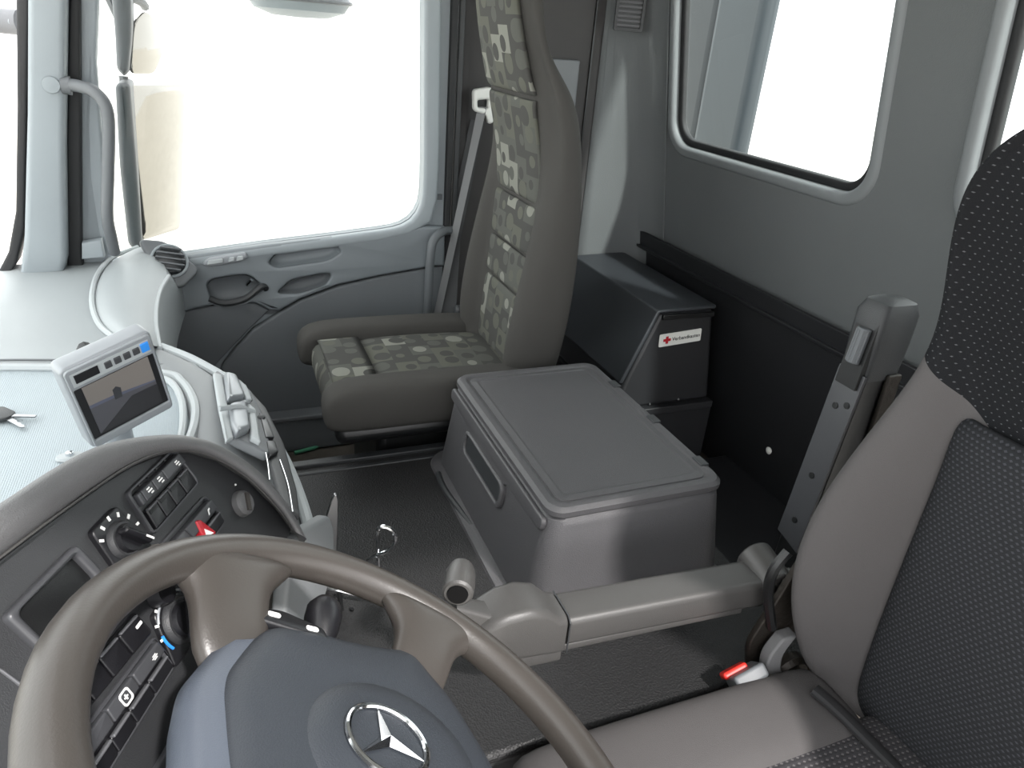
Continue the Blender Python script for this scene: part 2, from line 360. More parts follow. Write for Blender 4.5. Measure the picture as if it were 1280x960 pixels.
# black sheet panel with a top rail along the rear wall, floor ledge
e = thing('black_partition', (1.36, 1.1, .05), 'black sheet metal panel with raised top rail along the rear wall', 'panel')
RP = frame((wallx(.69) - .012, 0, .69), (0, 1, 0), WUP)
put('sheet', box_me(.62, 2.04, -.66, -.045, -.012, -.006, RP), 'black_sheet', e)
put('rail', join_me(box_me(.62, 2.075, -.05, .0, -.022, -.012, RP), box_me(.62, 2.075, -.056, -.046, -.03, -.006, RP)), 'black_sheet', e, bevel=.002)
put('bolt', lathe_me([(.001, 0), (.009, 0), (.011, .004), (.006, .008), (.001, .009)], frame(at(962, 563, x=1.395), (0, 1, 0), (0, 0, -1)), 14), 'white_plastic', e, label='pale round bolt head')
put('bolt', lathe_me([(.001, 0), (.003, 0), (.003, .003), (.001, .004)], frame(at(930, 355, x=1.345), (0, 1, 0), (0, 0, -1)), 10), 'steel', e)
e = thing('rear_ledge', (1.2, 1.2, .035), 'dark carpeted ledge on the floor against the rear panel', 'ledge')
put('ledge_top', box_me(1.10, 1.44, .75, 1.54, .035, .10), 'black_sheet', e, bevel=.01)
put('carpet_edge', box_me(1.075, 1.10, .75, 1.54, .035, .115), 'carpet_brown', e, bevel=.006)

# ------------------------------------------------------------------ passenger door
D = 2.05
DM = frame((0, D, 0), (1, 0, 0), (0, 0, 1))          # local (x, z), local +Z points to -Y (into the cab)
dp = lambda px, py: (lambda p: (p.x, p.z))(at(px, py, y=D))
d = thing('door_1', (.2, D, .05), None, None); d['kind'] = 'structure'
sill = [(-.34, .635), (-.255, .640), (-.114, .650), (.12, .679), (.30, .697), (.44, .713)]
opening = sill + [(.475, .718), (.502, .726), (.526, .740), (.544, .760), (.556, .785), (.561, .815), (.562, .85), (.562, .9), (.556, 1.2), (.55, 1.55), (.53, 1.6), (.2, 1.62), (-.12, 1.62), (-.20, 1.3)]
put('door_frame', plate_me([[(-.46, .08), (.632, .08), (.64, .6), (.645, .8), (.634, 1.31), (.62, 1.70), (-.12, 1.70), (-.24, 1.3)], opening], .03, DM @ Matrix.Translation((0, 0, -.03))), 'pillar_grey', d)
# moulded frame around the window, standing proud
ringo = [(-.36, .605)] + [(x, z - .03) for x, z in sill[1:]] + [(.52, .70), (.585, .735), (.602, .80), (.604, .9), (.598, 1.2), (.59, 1.58), (.56, 1.66), (-.10, 1.67), (-.16, 1.64), (-.27, 1.3)]
ringi = sill[1:] + [(.475, .718), (.502, .726), (.526, .740), (.543, .760), (.554, .785), (.559, .815), (.560, .85), (.560, .9), (.554, 1.2), (.548, 1.55), (.53, 1.6), (-.12, 1.62), (-.20, 1.3)]
put('window_surround', plate_me([ringo, ringi], .035, DM, bev=.01, res=3), 'pillar_grey', d)
put('pane', plate_me([[(x * 1.0, z) for x, z in opening]], .005, DM @ Matrix.Translation((0, 0, -.022))), 'pane_glass', d)
# upper trim with grab recess, pull recess, pocket
grab = rpoly([dp(334, 325), dp(345, 330), dp(408, 321), dp(424, 311), dp(418, 303), dp(400, 303), dp(345, 311)], .02)
pull = rpoly([dp(258, 352), dp(266, 374), dp(305, 372), dp(330, 357), dp(312, 339), dp(290, 340), dp(264, 345)], .02)
pocket = rpoly([dp(344, 362), dp(372, 362), dp(404, 352), dp(413, 338), dp(400, 338), dp(362, 346)], .015)
upper = [(x, z + .004) for x, z in [(-.30, .635), (-.114, .648), (.12, .676), (.30, .693), (.44, .707), (.56, .72)]] + [(.628, .72), dp(552, 329), dp(540, 329), dp(470, 341), dp(420, 352), dp(372, 370), dp(348, 384), dp(336, 383), dp(318, 374), dp(280, 374), dp(240, 382), dp(222, 388), (-.30, .52)]
put('upper_trim', plate_me([upper, grab, pull, pocket], .034, DM, bev=.009, res=3), 'door_grey_plastic', d)
put('recess_back', plate_me([[(-.1, .47), (.36, .47), (.36, .69), (-.1, .65)]], .003, DM), 'door_dark_plastic', d)
def dish(name, outline, m, depth=.026):
    c = V((sum(p[0] for p in outline) / len(outline), sum(p[1] for p in outline) / len(outline), 0)); P = [V((p[0], p[1], 0)) for p in outline]
    rings = [[DM @ V((p.x, p.y, .033)) for p in P], [DM @ V((c.x + (p.x - c.x) * .95, c.y + (p.y - c.y) * .93, .012)) for p in P], [DM @ V((c.x + (p.x - c.x) * .8, c.y + (p.y - c.y) * .72, .005)) for p in P]]
    n = len(P); me = mesh([p for r in rings for p in r], [(k * n + i, k * n + (i + 1) % n, (k + 1) * n + (i + 1) % n, (k + 1) * n + i) for k in range(2) for i in range(n)] + [tuple(range(2 * n, 3 * n))])
    return put(name, me, m, d, smooth=60)
dish('grab_recess', grab, 'door_grey_plastic'); dish('pull_recess', pull, 'door_dark_plastic'); dish('pocket_recess', pocket, 'door_dark_plastic')
hp = [DM @ V((*dp(*p), q)) for p, q in (((262, 369), .03), ((280, 372), .045), ((305, 366), .05), ((325, 352), .045), ((331, 356), .033))]
put('pull_handle', tube_me(smooth_path(hp, 5), .009, 10), 'dark_plastic', d)
put('handle_tip', tube_me([DM @ V((*dp(308, 352), .03)), DM @ V((*dp(313, 344), .04))], .005, 8), 'chrome', d)
lowp = [dp(222, 390), dp(240, 384), dp(280, 376), dp(318, 376), dp(336, 385), dp(310, 410), dp(285, 436), dp(270, 452), dp(250, 500), (-.30, .2), (-.30, .5)]
put('kick_panel', plate_me([lowp], .022, DM, bev=.006), 'door_dark_plastic', d)
mainp = [dp(350, 386), dp(374, 372), dp(422, 354), dp(470, 343), dp(540, 331), (.628, .60), (.628, .15), dp(345, 520), dp(262, 510), dp(278, 452), dp(292, 434), dp(316, 408)]
put('lower_panel', plate_me([mainp], .026, DM, bev=.008, res=3), 'door_dark_plastic', d)
put('sill_step', join_me(box_me(-.35, .66, 1.985, 2.05, .035, .155)), 'door_dark_plastic', d, bevel=.012)
put('sill_edge', box_me(-.35, .66, 1.975, 2.03, .15, .165), 'mid_grey_plastic', d, bevel=.004)
# window switches on the sill
sw = put('switch_plate', plate_me([rpoly([dp(252, 326), dp(258, 317), dp(306, 310), dp(309, 316), dp(300, 321), dp(262, 328)], .01)], .012, DM @ Matrix.Translation((0, 0, .032)), bev=.004), 'silver', d)
for a, b in ((258, 278), (284, 292), (294, 303)):
    put('switch_key', plate_me([rpoly([dp(a, 325 - (a - 258) * .13), dp(a + 2, 319 - (a - 258) * .13), dp(b, 317 - (b - 278) * .13), dp(b, 322 - (b - 278) * .13)], .004)], .006, DM @ Matrix.Translation((0, 0, .042)), bev=.002), 'dash_pale', sw)
# bar handle at the rear door edge
hb = [at(566, 288, y=2.04), at(553, 290, y=2.0), at(541, 303, y=1.975), at(537, 335, y=1.97), at(535, 380, y=1.98), at(533, 420, y=2.02)]
e = thing('grab_bar', hb[-1], 'dark grey curved grab bar at the rear edge of the passenger door', 'handle')
put('bar', tube_me(smooth_path(hb, 6), .013, 12), 'door_dark_plastic', e); put('bar_foot', lathe_me([(.001, 0), (.02, 0), (.018, .01), (.001, .012)], frame(hb[-1], (1, 0, 0), (0, 0, 1)), 14), 'door_dark_plastic', e)
put('screw_cap', box_me(-.008, .008, -.008, .008, 0, .004, DM @ Matrix.Translation((*dp(549, 246), .0))), 'door_dark_plastic', d)
# B-pillar seals
e = thing('trim_2', (.66, 2.06, .3), None, None); e['kind'] = 'structure'
put('seal', box_me(.630, .650, 2.035, 2.10, .10, 1.70), 'rubber', e, bevel=.006); put('seal', box_me(.655, .672, 2.045, 2.10, .10, 1.70), 'dark_plastic', e, bevel=.005); put('pillar_face', box_me(.668, .70, 2.085, 2.11, .1, 1.7), 'side_cloth', e)

# ------------------------------------------------------------------ A-pillar, windscreen
def strip(name, pxs, y, m, parent, th=.04, bev=.01):        # column-like bar given by its outline at plane y, with real depth
    q = [at(px, py, y=y) for px, py in pxs]; pts = [(p.x, p.z) for p in q]
    return put(name, plate_me([pts], th, frame((0, y, 0), (1, 0, 0), (0, 0, 1)) @ Matrix.Translation((0, 0, -th / 2)), bev=bev, res=3), m, parent)
a = thing('trim_3', (-.38, 2.0, .6), None, None); a['kind'] = 'structure'
strip('pillar', [(40, -260), (94, -260), (86, 0), (84, 180), (86, 318), (82, 335), (28, 345), (34, 290), (38, 140)], 1.99, 'pillar_grey', a, .09, .014)
strip('seal', [(22, -260), (44, -260), (40, 0), (37, 140), (34, 280), (24, 325), (4, 352), (-6, 350), (14, 310), (23, 260), (25, 130)], 2.0, 'rubber', a, .07, .006)
strip('seal', [(94, -260), (108, -260), (102, 0), (104, 300), (106, 330), (86, 330), (85, 180)], 2.02, 'rubber', a, .06, .006)
strip('inner_trim', [(108, -260), (140, -260), (124, 0), (118, 150), (120, 220), (134, 312), (104, 320), (104, 150)], 2.04, 'pillar_grey', a, .05, .008)
put('screw_cover', lathe_me([(.001, 0), (.018, 0), (.017, .004), (.001, .006)], frame(at(64, 106, y=1.943), (1, 0, 0), (0, 0, 1)), 18), 'pillar_grey', a)
put('screw', lathe_me([(.001, 0), (.010, 0), (.008, .006), (.001, .007)], frame(at(113, 311, y=2.0), (1, 0, 0), (0, 0, 1)), 14), 'mid_grey_plastic', a)
put('base_cover', plate_me([[(p.x, p.z) for p in [at(*q, y=2.0) for q in ((104, 300), (128, 296), (132, 318), (104, 320))]]], .03, frame((0, 2.0, 0), (1, 0, 0), (0, 0, 1)), bev=.004), 'pillar_grey', a)
gh = [at(*p, y=y) for p, y in (((84, 106), 1.96), ((100, 108), 1.93), ((118, 115), 1.91), ((132, 132), 1.90), ((136, 160), 1.90), ((135, 220), 1.90), ((134, 268), 1.90), ((139, 296), 1.92), ((143, 315), 1.95))]
e = thing('pillar_rail', gh[-1], 'dark grey tubular grab handle on the windscreen pillar', 'handle')
put('bar', tube_me(smooth_path(gh, 5), .0135, 12), 'mid_grey_plastic', e); put('mount', lathe_me([(.001, -.004), (.02, -.004), (.018, .014), (.001, .02)], frame(at(86, 107, y=1.955), (0, 0, 1), (0, 1, 0)), 14), 'mid_grey_plastic', e)
# windscreen pane and lower frame
wsc = [V((-.50, 1.98, .64)), V((-.62, 1.5, .63)), V((-.66, 1.06, .63)), V((-.62, .6, .63)), V((-.50, .04, .64))]; wst = [V((-.30, 1.96, 1.70)), V((-.40, 1.5, 1.72)), V((-.44, 1.06, 1.72)), V((-.40, .6, 1.72)), V((-.30, .04, 1.70))]
e = thing('window_3', (-.6, 1.06, .63), None, None); e['kind'] = 'structure'
put('pane', grid_me([smooth_path(wsc, 4), smooth_path(wst, 4)]), 'pane_glass', e, solid=.006)
put('lower_frame', tube_me(smooth_path([p + V((0, 0, -.01)) for p in wsc], 4), .022, 8), 'rubber', e); put('upper_frame', tube_me(smooth_path(wst, 4), .03, 8), 'rubber', e)
tag(put('wall_front', grid_me([smooth_path([p + V((0, 0, -.02)) for p in wsc], 4), smooth_path([V((p.x, p.y, .0)) for p in wsc], 4)]), 'dark_plastic', solid=.03), kind='structure')
wa = [at(-40, 20, y=2.12), at(0, 26, y=2.1), at(26, 28, y=2.07)]
e = thing('mirror_arm', wa[-1], 'dark bracket arm with a bolt outside the windscreen, top left corner', 'bracket')
put('arm', tube_me(smooth_path(wa, 4), .026, 12, flat=.7), 'mid_grey_plastic', e); put('bolt', lathe_me([(.001, 0), (.008, 0), (.007, .006), (.001, .007)], frame(at(15, 27, y=2.07), (1, 0, 0), (0, 0, 1)), 12), 'pillar_grey', e)

# ------------------------------------------------------------------ mirrors outside the passenger window
def mirror(name, outline, gl, y, label, th, extra=None):
    q = [at(px, py, y=y) for px, py in outline]; c = sum(q, V()) / len(q)
    e = thing(name, c, label, 'mirror', 'outside mirrors'); Mf = frame((0, y, 0), (1, 0, 0), (0, 0, 1))
    put('housing', plate_me([rpoly([(p.x, p.z) for p in q], .03)], th, Mf @ Matrix.Translation((0, 0, -.05)), bev=.018, res=4), 'mirror_shell', e)
    g = gl; FM = frame(g[0], g[1] - g[0], g[-1] - g[0]); inv = FM.inverted()
    put('mirror_glass', plate_me([rpoly([((inv @ p).x, (inv @ p).y) for p in g], .03)], .008, FM, bev=.002), 'mirror_glass', e)
    return e
MN = V((.93, -.36, .03)).normalized(); mb = at(163, 110, y=2.27)
gm = [onplane(*p, mb, MN) for p in ((161, 106), (232, 106), (226, 286), (178, 301))]
e = mirror('main_mirror', [(148, 104), (152, 99), (166, 100), (174, 200), (181, 298), (174, 303), (163, 294), (153, 200)], gm, 2.28, 'tall grey door mirror whose glass shows pale paving', .16)
put('arm', tube_me([at(172, 300, y=2.3), at(174, 330, y=2.28)], .012, 8), 'mid_grey_plastic', e); put('arm', tube_me([at(155, 104, y=2.3), at(154, 95, y=2.3)], .012, 8), 'mid_grey_plastic', e)
MU = V((.93, -.36, -.06)).normalized(); ub = at(163, 60, y=2.27)
gu = [onplane(*p, ub, MU) for p in ((160, 92), (190, 92), (202, 62), (192, 26), (180, 12), (164, 28))]
e = mirror('wide_angle_mirror', [(142, -5), (150, -12), (166, -5), (167, 40), (163, 88), (157, 94), (148, 84), (146, 40)], gu, 2.28, 'short wide angle mirror above the tall door mirror', .12)
put('arm', tube_me([at(152, 30, y=2.3), V((-.30, 2.2, 1.60)), V((-.28, 2.10, 1.66))], .012, 8), 'mid_grey_plastic', e)
put('hood', tube_me(smooth_path([at(150, 8, y=2.28), at(163, -2, y=2.3), at(176, 2, y=2.36), at(181, 8, y=2.4)], 5), .012, 8), 'mirror_shell', e)
c = at(374, -4, y=2.45); e = thing('kerb_mirror', c, 'rounded pale kerb mirror hanging above the passenger window, top edge', 'mirror', 'outside mirrors')
prof = [(.001, -.055), (.08, -.052), (.13, -.035), (.148, -.01), (.14, .02), (.10, .05), (.001, .06)]
put('housing', lathe_me([(r, z) for r, z in prof], frame(c, (1, 0, 0), (0, 1, 0)) @ Matrix.Diagonal((1, .75, 1, 1)), 32), 'pillar_grey', e)
put('rim', tube_me([c + V((.149 * math.cos(t), .112 * math.sin(t), -.008)) for t in [2 * math.pi * k / 32 for k in range(32)]], .006, 8, closed=True), 'mid_grey_plastic', e)

put('arm', tube_me(smooth_path([c + V((0, 0, .05)), c + V((0, -.02, .22)), c + V((0, -.15, .33)), c + V((0, -.34, .38))], 5), .014, 10), 'mid_grey_plastic', e)

# ------------------------------------------------------------------ truck body seen through the rear window
e = thing('air_duct', (2.3, 3.0, -1.2), 'grey upright air intake column outside behind the rear window', 'duct')
put('column', box_me(2.12, 2.24, 2.95, 3.5, -1.2, 2.4), 'outside_body', e, bevel=.05)
put('front_panel', box_me(2.08, 2.17, 2.60, 2.93, -1.2, 2.4), 'outside_white', e, bevel=.04); put('pipe', tube_me([V((2.16, 2.93, -1.2)), V((2.16, 2.93, 2.4))], .05, 20), 'outside_body', e)

# ================================================================== ENGINE TUNNEL and BOX
e = thing('engine_tunnel', (.4, 1.0, .035), 'raised engine tunnel covered with black grained mat', 'engine cover')
put('tunnel_body', box_me(.075, .86, .605, 1.39, .035, .352), 'rubber', e, bevel=.02)
put('tunnel_mat', box_me(.075, .87, .60, 1.40, .34, .36), 'tunnel_mat', e, bevel=.008)
put('edge_strip', join_me(box_me(.075, .87, 1.383, 1.405, .352, .368), box_me(.075, .87, 1.355, 1.365, .358, .363)), 'dark_plastic', e, bevel=.003)
rp = [at(548, 592, z=.365), at(556, 612, z=.365), at(580, 645, z=.365), at(612, 685, z=.365), at(634, 712, z=.365), at(650, 745, z=.365)]
put('mat_ridge', tube_me(smooth_path(rp, 6), .007, 8), 'dark_plastic', e)

BX0, BX1, BY0, BY1, BZ = .447, .778, .82, 1.326, .58
e = thing('storage_box', (.61, 1.07, .36), 'dark grey plastic storage box with hinged lid on the engine tunnel', 'box')
def boxring(g, z, r, k=6): return [V((x, y, z)) for x, y in rr(BX0 - g, BX1 + g, BY0 - g, BY1 + g, r, k)]
put('body', loft_me([boxring(.03, .36, .05), boxring(.028, .38, .05), boxring(.01, .50, .035), boxring(.003, .545, .03), boxring(.0, .556, .028), boxring(-.006, .561, .026)]), 'box_plastic', e)
put('base_flange', loft_me([boxring(.05, .36, .06), boxring(.048, .366, .06), boxring(.032, .372, .05), boxring(.02, .372, .05)]), 'box_plastic', e)
lid = put('lid', loft_me([boxring(-.001, .562, .03), boxring(.003, .566, .03), boxring(.003, .575, .03), boxring(-.003, .5815, .027), boxring(-.012, .5825, .022), boxring(-.017, .581, .02), boxring(-.020, .5785, .018)]), 'box_plastic', e)
put('lid_panel', loft_me([boxring(-.021, .577, .018), boxring(-.022, .580, .018), boxring(-.034, .5815, .012), boxring(-.037, .5798, .01), boxring(-.04, .580, .01)]), 'box_plastic', lid)
# lid lip on the front (-X) side with grip recess
zx = lambda z: BX0 - .003 - (.556 - z) * .14
lipM = frame((BX0 - .006 - .119 * .534, 0, 0), (0, -1, 0), (.12, 0, 1))
lipo = [(-1.318, .560), (-1.318, .535), (-1.20, .530), (-1.185, .512), (-1.0, .512), (-.985, .530), (-.835, .535), (-.832, .560)]
put('lid_lip', plate_me([rpoly(lipo, .012)], .010, lipM @ Matrix.Translation((0, 0, -.004)), bev=.003), 'box_plastic', lid)
gz = [(-1.235, .495), (-1.05, .495), (-1.045, .53), (-1.24, .53)]
put('grip_rim', plate_me([rpoly([(-1.20, .470), (-.985, .470), (-.985, .525), (-1.20, .525)], .02), rpoly([(-1.19, .479), (-.995, .479), (-.995, .518), (-1.19, .518)], .016)], .014, lipM @ Matrix.Translation((0, 0, -.0035)), bev=.004), 'box_plastic', e)
put('grip_recess', plate_me([rpoly([(-1.188, .481), (-.997, .481), (-.997, .516), (-1.188, .516)], .014)], .008, lipM @ Matrix.Translation((0, 0, -.002))), 'dark_plastic', e)
for y in (.87, 1.03, 1.19): put('hinge', box_me(BX1 - .016, BX1 + .001, y, y + .03, .578, .585), 'dark_plastic', lid, bevel=.002)

# ================================================================== FIRST AID CABINET
e = thing('first_aid_cabinet', (1.18, 1.8, .2), 'black storage cabinet with slanted front behind passenger seat, bearing first aid label', 'cabinet')
Y0 = 1.56
cabp = [(1.285, .592), (1.108, .590), (1.028, .385), (1.01, .30), (1.335, .30)]
CM = frame((0, 0, 0), (1, 0, 0), (0, 0, 1))          # local z -> -Y
put('body', prism_me(cabp, -2.08, -Y0, CM), 'black_sheet', e, bevel=.012)
top = [V((1.287, Y0 - .006, .594)), V((1.104, Y0 - .006, .592)), V((1.02, Y0 - .006, .386))]
off = [V((0, 0, .012)), V((-.009, 0, .008)), V((-.012, 0, .004))]
far = [V((0, 2.08 - Y0, 0))] * 3
L0 = [top[0], top[0] + off[0], top[1] + off[1], top[2] + off[2], top[2], top[1]]
put('cover', loft_me([L0, [p + V((0, .53, .0)) for p in L0]]), 'cover_grey', e, bevel=.004)
put('side_edge', join_me(box_me(1.115, 1.285, Y0 - .008, Y0, .572, .586)), 'black_plastic', e, bevel=.002)
lM = frame(at(850, 422, y=Y0 - .002), (1, 0, .07), (0, 0, 1))
lab = put('label_plate', plate_me([rr(-.069, .069, -.019, .019, .004)], .002, lM), 'sticker', e, label='white sticker with red cross')
put('red_cross', plate_me([[(-.056, -.004), (-.048, -.004), (-.048, -.011), (-.040, -.011), (-.040, -.004), (-.032, -.004), (-.032, .004), (-.040, .004), (-.040, .011), (-.048, .011), (-.048, .004), (-.056, .004)]], .0008, lM @ Matrix.Translation((0, 0, .002))), 'red_plastic', lab)
put('lettering', text_me('Verbandkasten', .0155, lM @ Matrix.Translation((.019, 0, .0026))), 'switch_black', lab)
for p in ((848, 499), (812, 505)): put('screw', lathe_me([(.001, 0), (.004, 0), (.003, .003), (.001, .004)], frame(at(*p, y=Y0), (1, 0, 0), (0, 0, 1)), 10), 'steel', e)
put('base_rail', box_me(1.0, 1.338, Y0 - .02, 2.08, .28, .302), 'black_sheet', e, bevel=.003)
put('plinth', box_me(1.04, 1.36, Y0 + .01, 2.08, .035, .28), 'black_sheet', e)

# ================================================================== PASSENGER SEAT
e = thing('passenger_seat', (.45, 1.58, .035), 'passenger seat with grey block patterned centre panels and plain side bolsters', 'seat')
YC = 1.585
prof = [(.50, .628), (.58, .633), (.65, .640), (.75, .647), (.85, .653), (.93, .658), (1.0, .651), (1.08, .632), (1.16, .610), (1.24, .588), (1.31, .570), (1.37, .566), (1.41, .580)]
def px_(z):
    for (a, xa), (b, xb) in zip(prof, prof[1:]):
        if z <= b: t = (z - a) / (b - a); return xa + (xb - xa) * t
    return prof[-1][1]
# section: z, half width, wing forward, rear x, bolster width
secs = [(.50, .195, .025, .72, .07), (.56, .205, .04, .733, .075), (.65, .215, .040, .742, .08), (.78, .217, .026, .748, .08), (.90, .215, .006, .745, .08), (1.0, .212, -.018, .735, .08), (1.09, .208, -.034, .722, .08), (1.15, .195, -.04, .70, .075), (1.20, .168, -.034, .665, .06), (1.25, .152, -.03, .648, .05), (1.32, .148, -.028, .64, .05), (1.38, .135, -.028, .632, .05), (1.415, .10, .01, .615, .04)]
rings = []
for z, hw, wf, rx, bw in secs:
    x = px_(z); zz = z - .02 if z < .51 else z
    half = [(x + .012, 0), (x + .012, hw - bw - .012), (x + .002 - wf * .5, hw - bw + .006), (x - wf - .004, hw - bw * .62), (x - wf + .004, hw - bw * .25), (x - wf * .3 + .022, hw), ((x + rx) / 2 + .015, hw + .005), (rx - .012, hw - .004), (rx, hw - .03), (rx + .002, hw * .5)]
    ring = [V((p, YC + q, zz)) for p, q in half] + [V((rx + .002, YC, zz))] + [V((p, YC - q, zz)) for p, q in half[:0:-1]]
    rings.append(ring)
put('backrest', loft_me(rings), 'seat_side', e, smooth=180, sub=2)
def panel(z0, z1, name):
    rows_ = []; n = 7
    for k in range(n):
        z = z0 + (z1 - z0) * (0, .04, .25, .5, .75, .96, 1)[k]; x = px_(z)
        hw = min([s for s in secs], key=lambda s: abs(s[0] - z)); w_ = .136 if z < 1.15 else .136 - (z - 1.15) * .10
        edge = .010 if k in (0, n - 1) else 0
        rows_.append([V((x + .013 + edge, YC - w_, z)), V((x + .001 + edge, YC - w_ + .008, z)), V((x - .001 + edge, YC - w_ * .5, z)), V((x - .001 + edge, YC, z)), V((x - .001 + edge, YC + w_ * .5, z)), V((x + .001 + edge, YC + w_ - .008, z)), V((x + .013 + edge, YC + w_, z))])
    put(name, grid_me(rows_), 'pattern_back', e, smooth=180, sub=2, solid=.02)
panel(.505, .69, 'centre_panel'); panel(.692, .79, 'centre_panel'); panel(.792, .905, 'centre_panel'); panel(.907, 1.13, 'centre_panel'); panel(1.132, 1.40, 'headrest_panel')
# cushion
CX0, CX1 = .165, .66
def cush(y0, y1, z0, z1, x0, x1, name, m, droop=.05, rows_=None):
    R = []
    for k, (x, s, dz) in enumerate([(x0, .35, -.035), (x0 + .012, .75, -.012), (x0 + .05, 1, 0), (x0 + .15, 1, .0), ((x0 + x1) / 2, 1, .0), (x1 - .12, 1, -.004), (x1 - .02, .95, -.012), (x1, .8, -.02)]):
        yc, hw = (y0 + y1) / 2, (y1 - y0) / 2; zc = (z0 + z1) / 2 + dz * .4; hh = (z1 - z0) / 2 * s
        ring = []
        for q in range(16):
            t = 2 * math.pi * q / 16; c_, s_ = math.cos(t), math.sin(t)
            ring.append(V((x, yc + hw * math.copysign(abs(c_) ** .55, c_), zc + hh * math.copysign(abs(s_) ** .55, s_))))
        R.append(ring)
    return put(name, loft_me(R), m, e, smooth=180, sub=1)
cush(1.362, 1.448, .435, .555, .175, .70, 'cushion_bolster', 'seat_side'); cush(1.722, 1.812, .43, .548, .165, .66, 'cushion_bolster', 'seat_side')
cush(1.43, 1.74, .43, .533, .19, .30, 'cushion_front_panel', 'pattern_cushion'); cush(1.43, 1.74, .43, .528, .275, .665, 'cushion_panel', 'pattern_cushion')
put('cushion_pan', box_me(.20, .68, 1.375, 1.80, .405, .45), 'black_plastic', e, bevel=.02)
put('pedestal', box_me(.30, .70, 1.43, 1.76, .035, .41, taper=.0), 'black_plastic', e, bevel=.02)
put('recliner_hinge', box_me(.60, .70, 1.80, 1.83, .43, .55), 'dark_plastic', e, bevel=.01)
# belt on the B-pillar
bg = at(598, 128, y=2.06)
e = thing('seat_belt', (.62, 2.03, .40), 'grey passenger seat belt hanging from pale guide on the door pillar', 'seat belt')
gM = frame(bg, (1, 0, 0), (0, 0, 1))
put('belt_guide', plate_me([rpoly([(-.024, .035), (.03, .045), (.04, -.05), (.025, -.055), (.015, -.03), (-.02, -.022)], .012), rpoly([(-.012, .008), (.022, .012), (.022, -.012), (-.010, -.012)], .005)], .03, gM, bev=.007, res=3), 'white_plastic', e)
put('guide_slot', box_me(-.014, .026, -.016, .016, -.01, .004, gM), 'black_plastic', e)
b0, b1 = bg + V((.005, -.02, -.01)), at(546, 395, y=1.99)
path = [b0 + (b1 - b0) * (k / 6) for k in range(7)]
put('webbing', loft_me([[p + V((-wd, .006, 0)), p + V((wd, -.01, 0)), p + V((wd, -.0085, .001)), p + V((-wd, .0075, .001))] for p, wd in zip(path, (.010, .0085, .008, .008, .008, .008, .008))]), 'belt', e)
put('anchor', join_me(tube_me([at(533, 414, y=2.0), at(556, 407, y=1.96), at(562, 400, y=1.95)], .008, 8)), 'black_plastic', e)
put('webbing', loft_me([[p + V((-.02, .0, 0)), p + V((.02, -.012, 0)), p + V((.02, -.0105, 0)), p + V((-.02, .0015, 0))] for p in (at(560, 400, y=1.98), at(566, 300, y=2.06), at(596, 150, y=2.09))]), 'dark_plastic', e)  # second strip, its dark colour stands for the shadow between belt and seat

# ================================================================== DASHBOARD
e = thing('dashboard', (-.25, 1.2, .2), 'pale grey dashboard with woven mat, corner air pod and centre air vents', 'dashboard'); DASH = e
ZD = .655
outl = [(-.52, 2.03), (-.14, 2.03), (-.15, 1.75), (-.145, 1.55), (-.12, 1.42), (-.05, 1.345), (-.06, 1.27), (-.05, 1.15), (-.03, 1.0), (-.03, .80), (-.06, .74), (-.13, .62), (-.20, .40), (-.22, .05), (-.50, .05), (-.60, .6), (-.64, 1.06), (-.60, 1.5)]
put('dash_body', prism_me([(p[0] - .012, p[1]) for p in outl], .18, ZD - .03), 'dark_plastic', e, bevel=.02)
put('dash_top', plate_me([outl], .04, Matrix.Translation((0, 0, ZD - .045)), bev=.015, res=4), 'dash_light', e)
# woven mat and its rim
mo = [at(-120, 462, z=ZD), at(60, 461, z=ZD), at(200, 468, z=ZD), at(228, 480, z=ZD), at(243, 505, z=ZD), at(244, 530, z=ZD), at(236, 556, z=ZD), at(120, 640, z=ZD), at(-200, 700, z=ZD)]
mo2 = [(p.x, p.y) for p in mo]
put('woven_mat', plate_me([rpoly([(p[0], p[1]) for p in mo2], .03)], .006, Matrix.Translation((0, 0, ZD - .008)), bev=.001), 'dash_cloth', e)
put('mat_rim', tube_me(smooth_path([p + V((0, 0, .002)) for p in mo[:7]], 6), .008, 8, flat=1), 'dash_pale', e)
put('mat_groove', tube_me(smooth_path([at(-120, 452, z=ZD), at(60, 450, z=ZD), at(215, 457, z=ZD), at(245, 476, z=ZD), at(252, 510, z=ZD), at(250, 560, z=ZD)], 6), .0022, 6), 'mid_grey_plastic', e)
put('inner_frame', tube_me(smooth_path([at(190, 470, z=ZD + .004), at(214, 478, z=ZD + .004), at(227, 500, z=ZD + .004), at(229, 530, z=ZD + .004), at(224, 556, z=ZD + .004)], 6), .006, 8), 'dash_pale', e)
# corner pod
Lr = [at(*p, z=ZD) for p in ((172, 309), (140, 322), (121, 345), (115, 375), (122, 402), (140, 420), (168, 436))]
Ml = [at(*p, z=ZD + .020) for p in ((178, 308), (152, 318), (138, 340), (132, 370), (138, 398), (154, 414), (178, 430))]
Mr = [at(*p, z=ZD + .024) for p in ((190, 310), (186, 325), (176, 350), (170, 375), (172, 400), (180, 416), (190, 430))]
Rr = [at(*p, z=ZD - .004) for p in ((206, 330), (211, 345), (201, 362), (196, 382), (195, 404), (197, 420), (200, 436))]
S1 = [p + V((.012, .0, -.03)) for p in Rr]; S2 = [at(*p, z=ZD - .16) for p in ((246, 350), (240, 368), (232, 390), (226, 410), (222, 425), (220, 440), (222, 452))]
put('corner_pod', grid_me([[p + V((-.01, 0, -.02)) for p in Lr], Lr, Ml, Mr, Rr]), 'dash_light', e, smooth=180, sub=2)
put('pod_side', grid_me([Rr, S1, S2]), 'dash_light', e, smooth=180, sub=2)
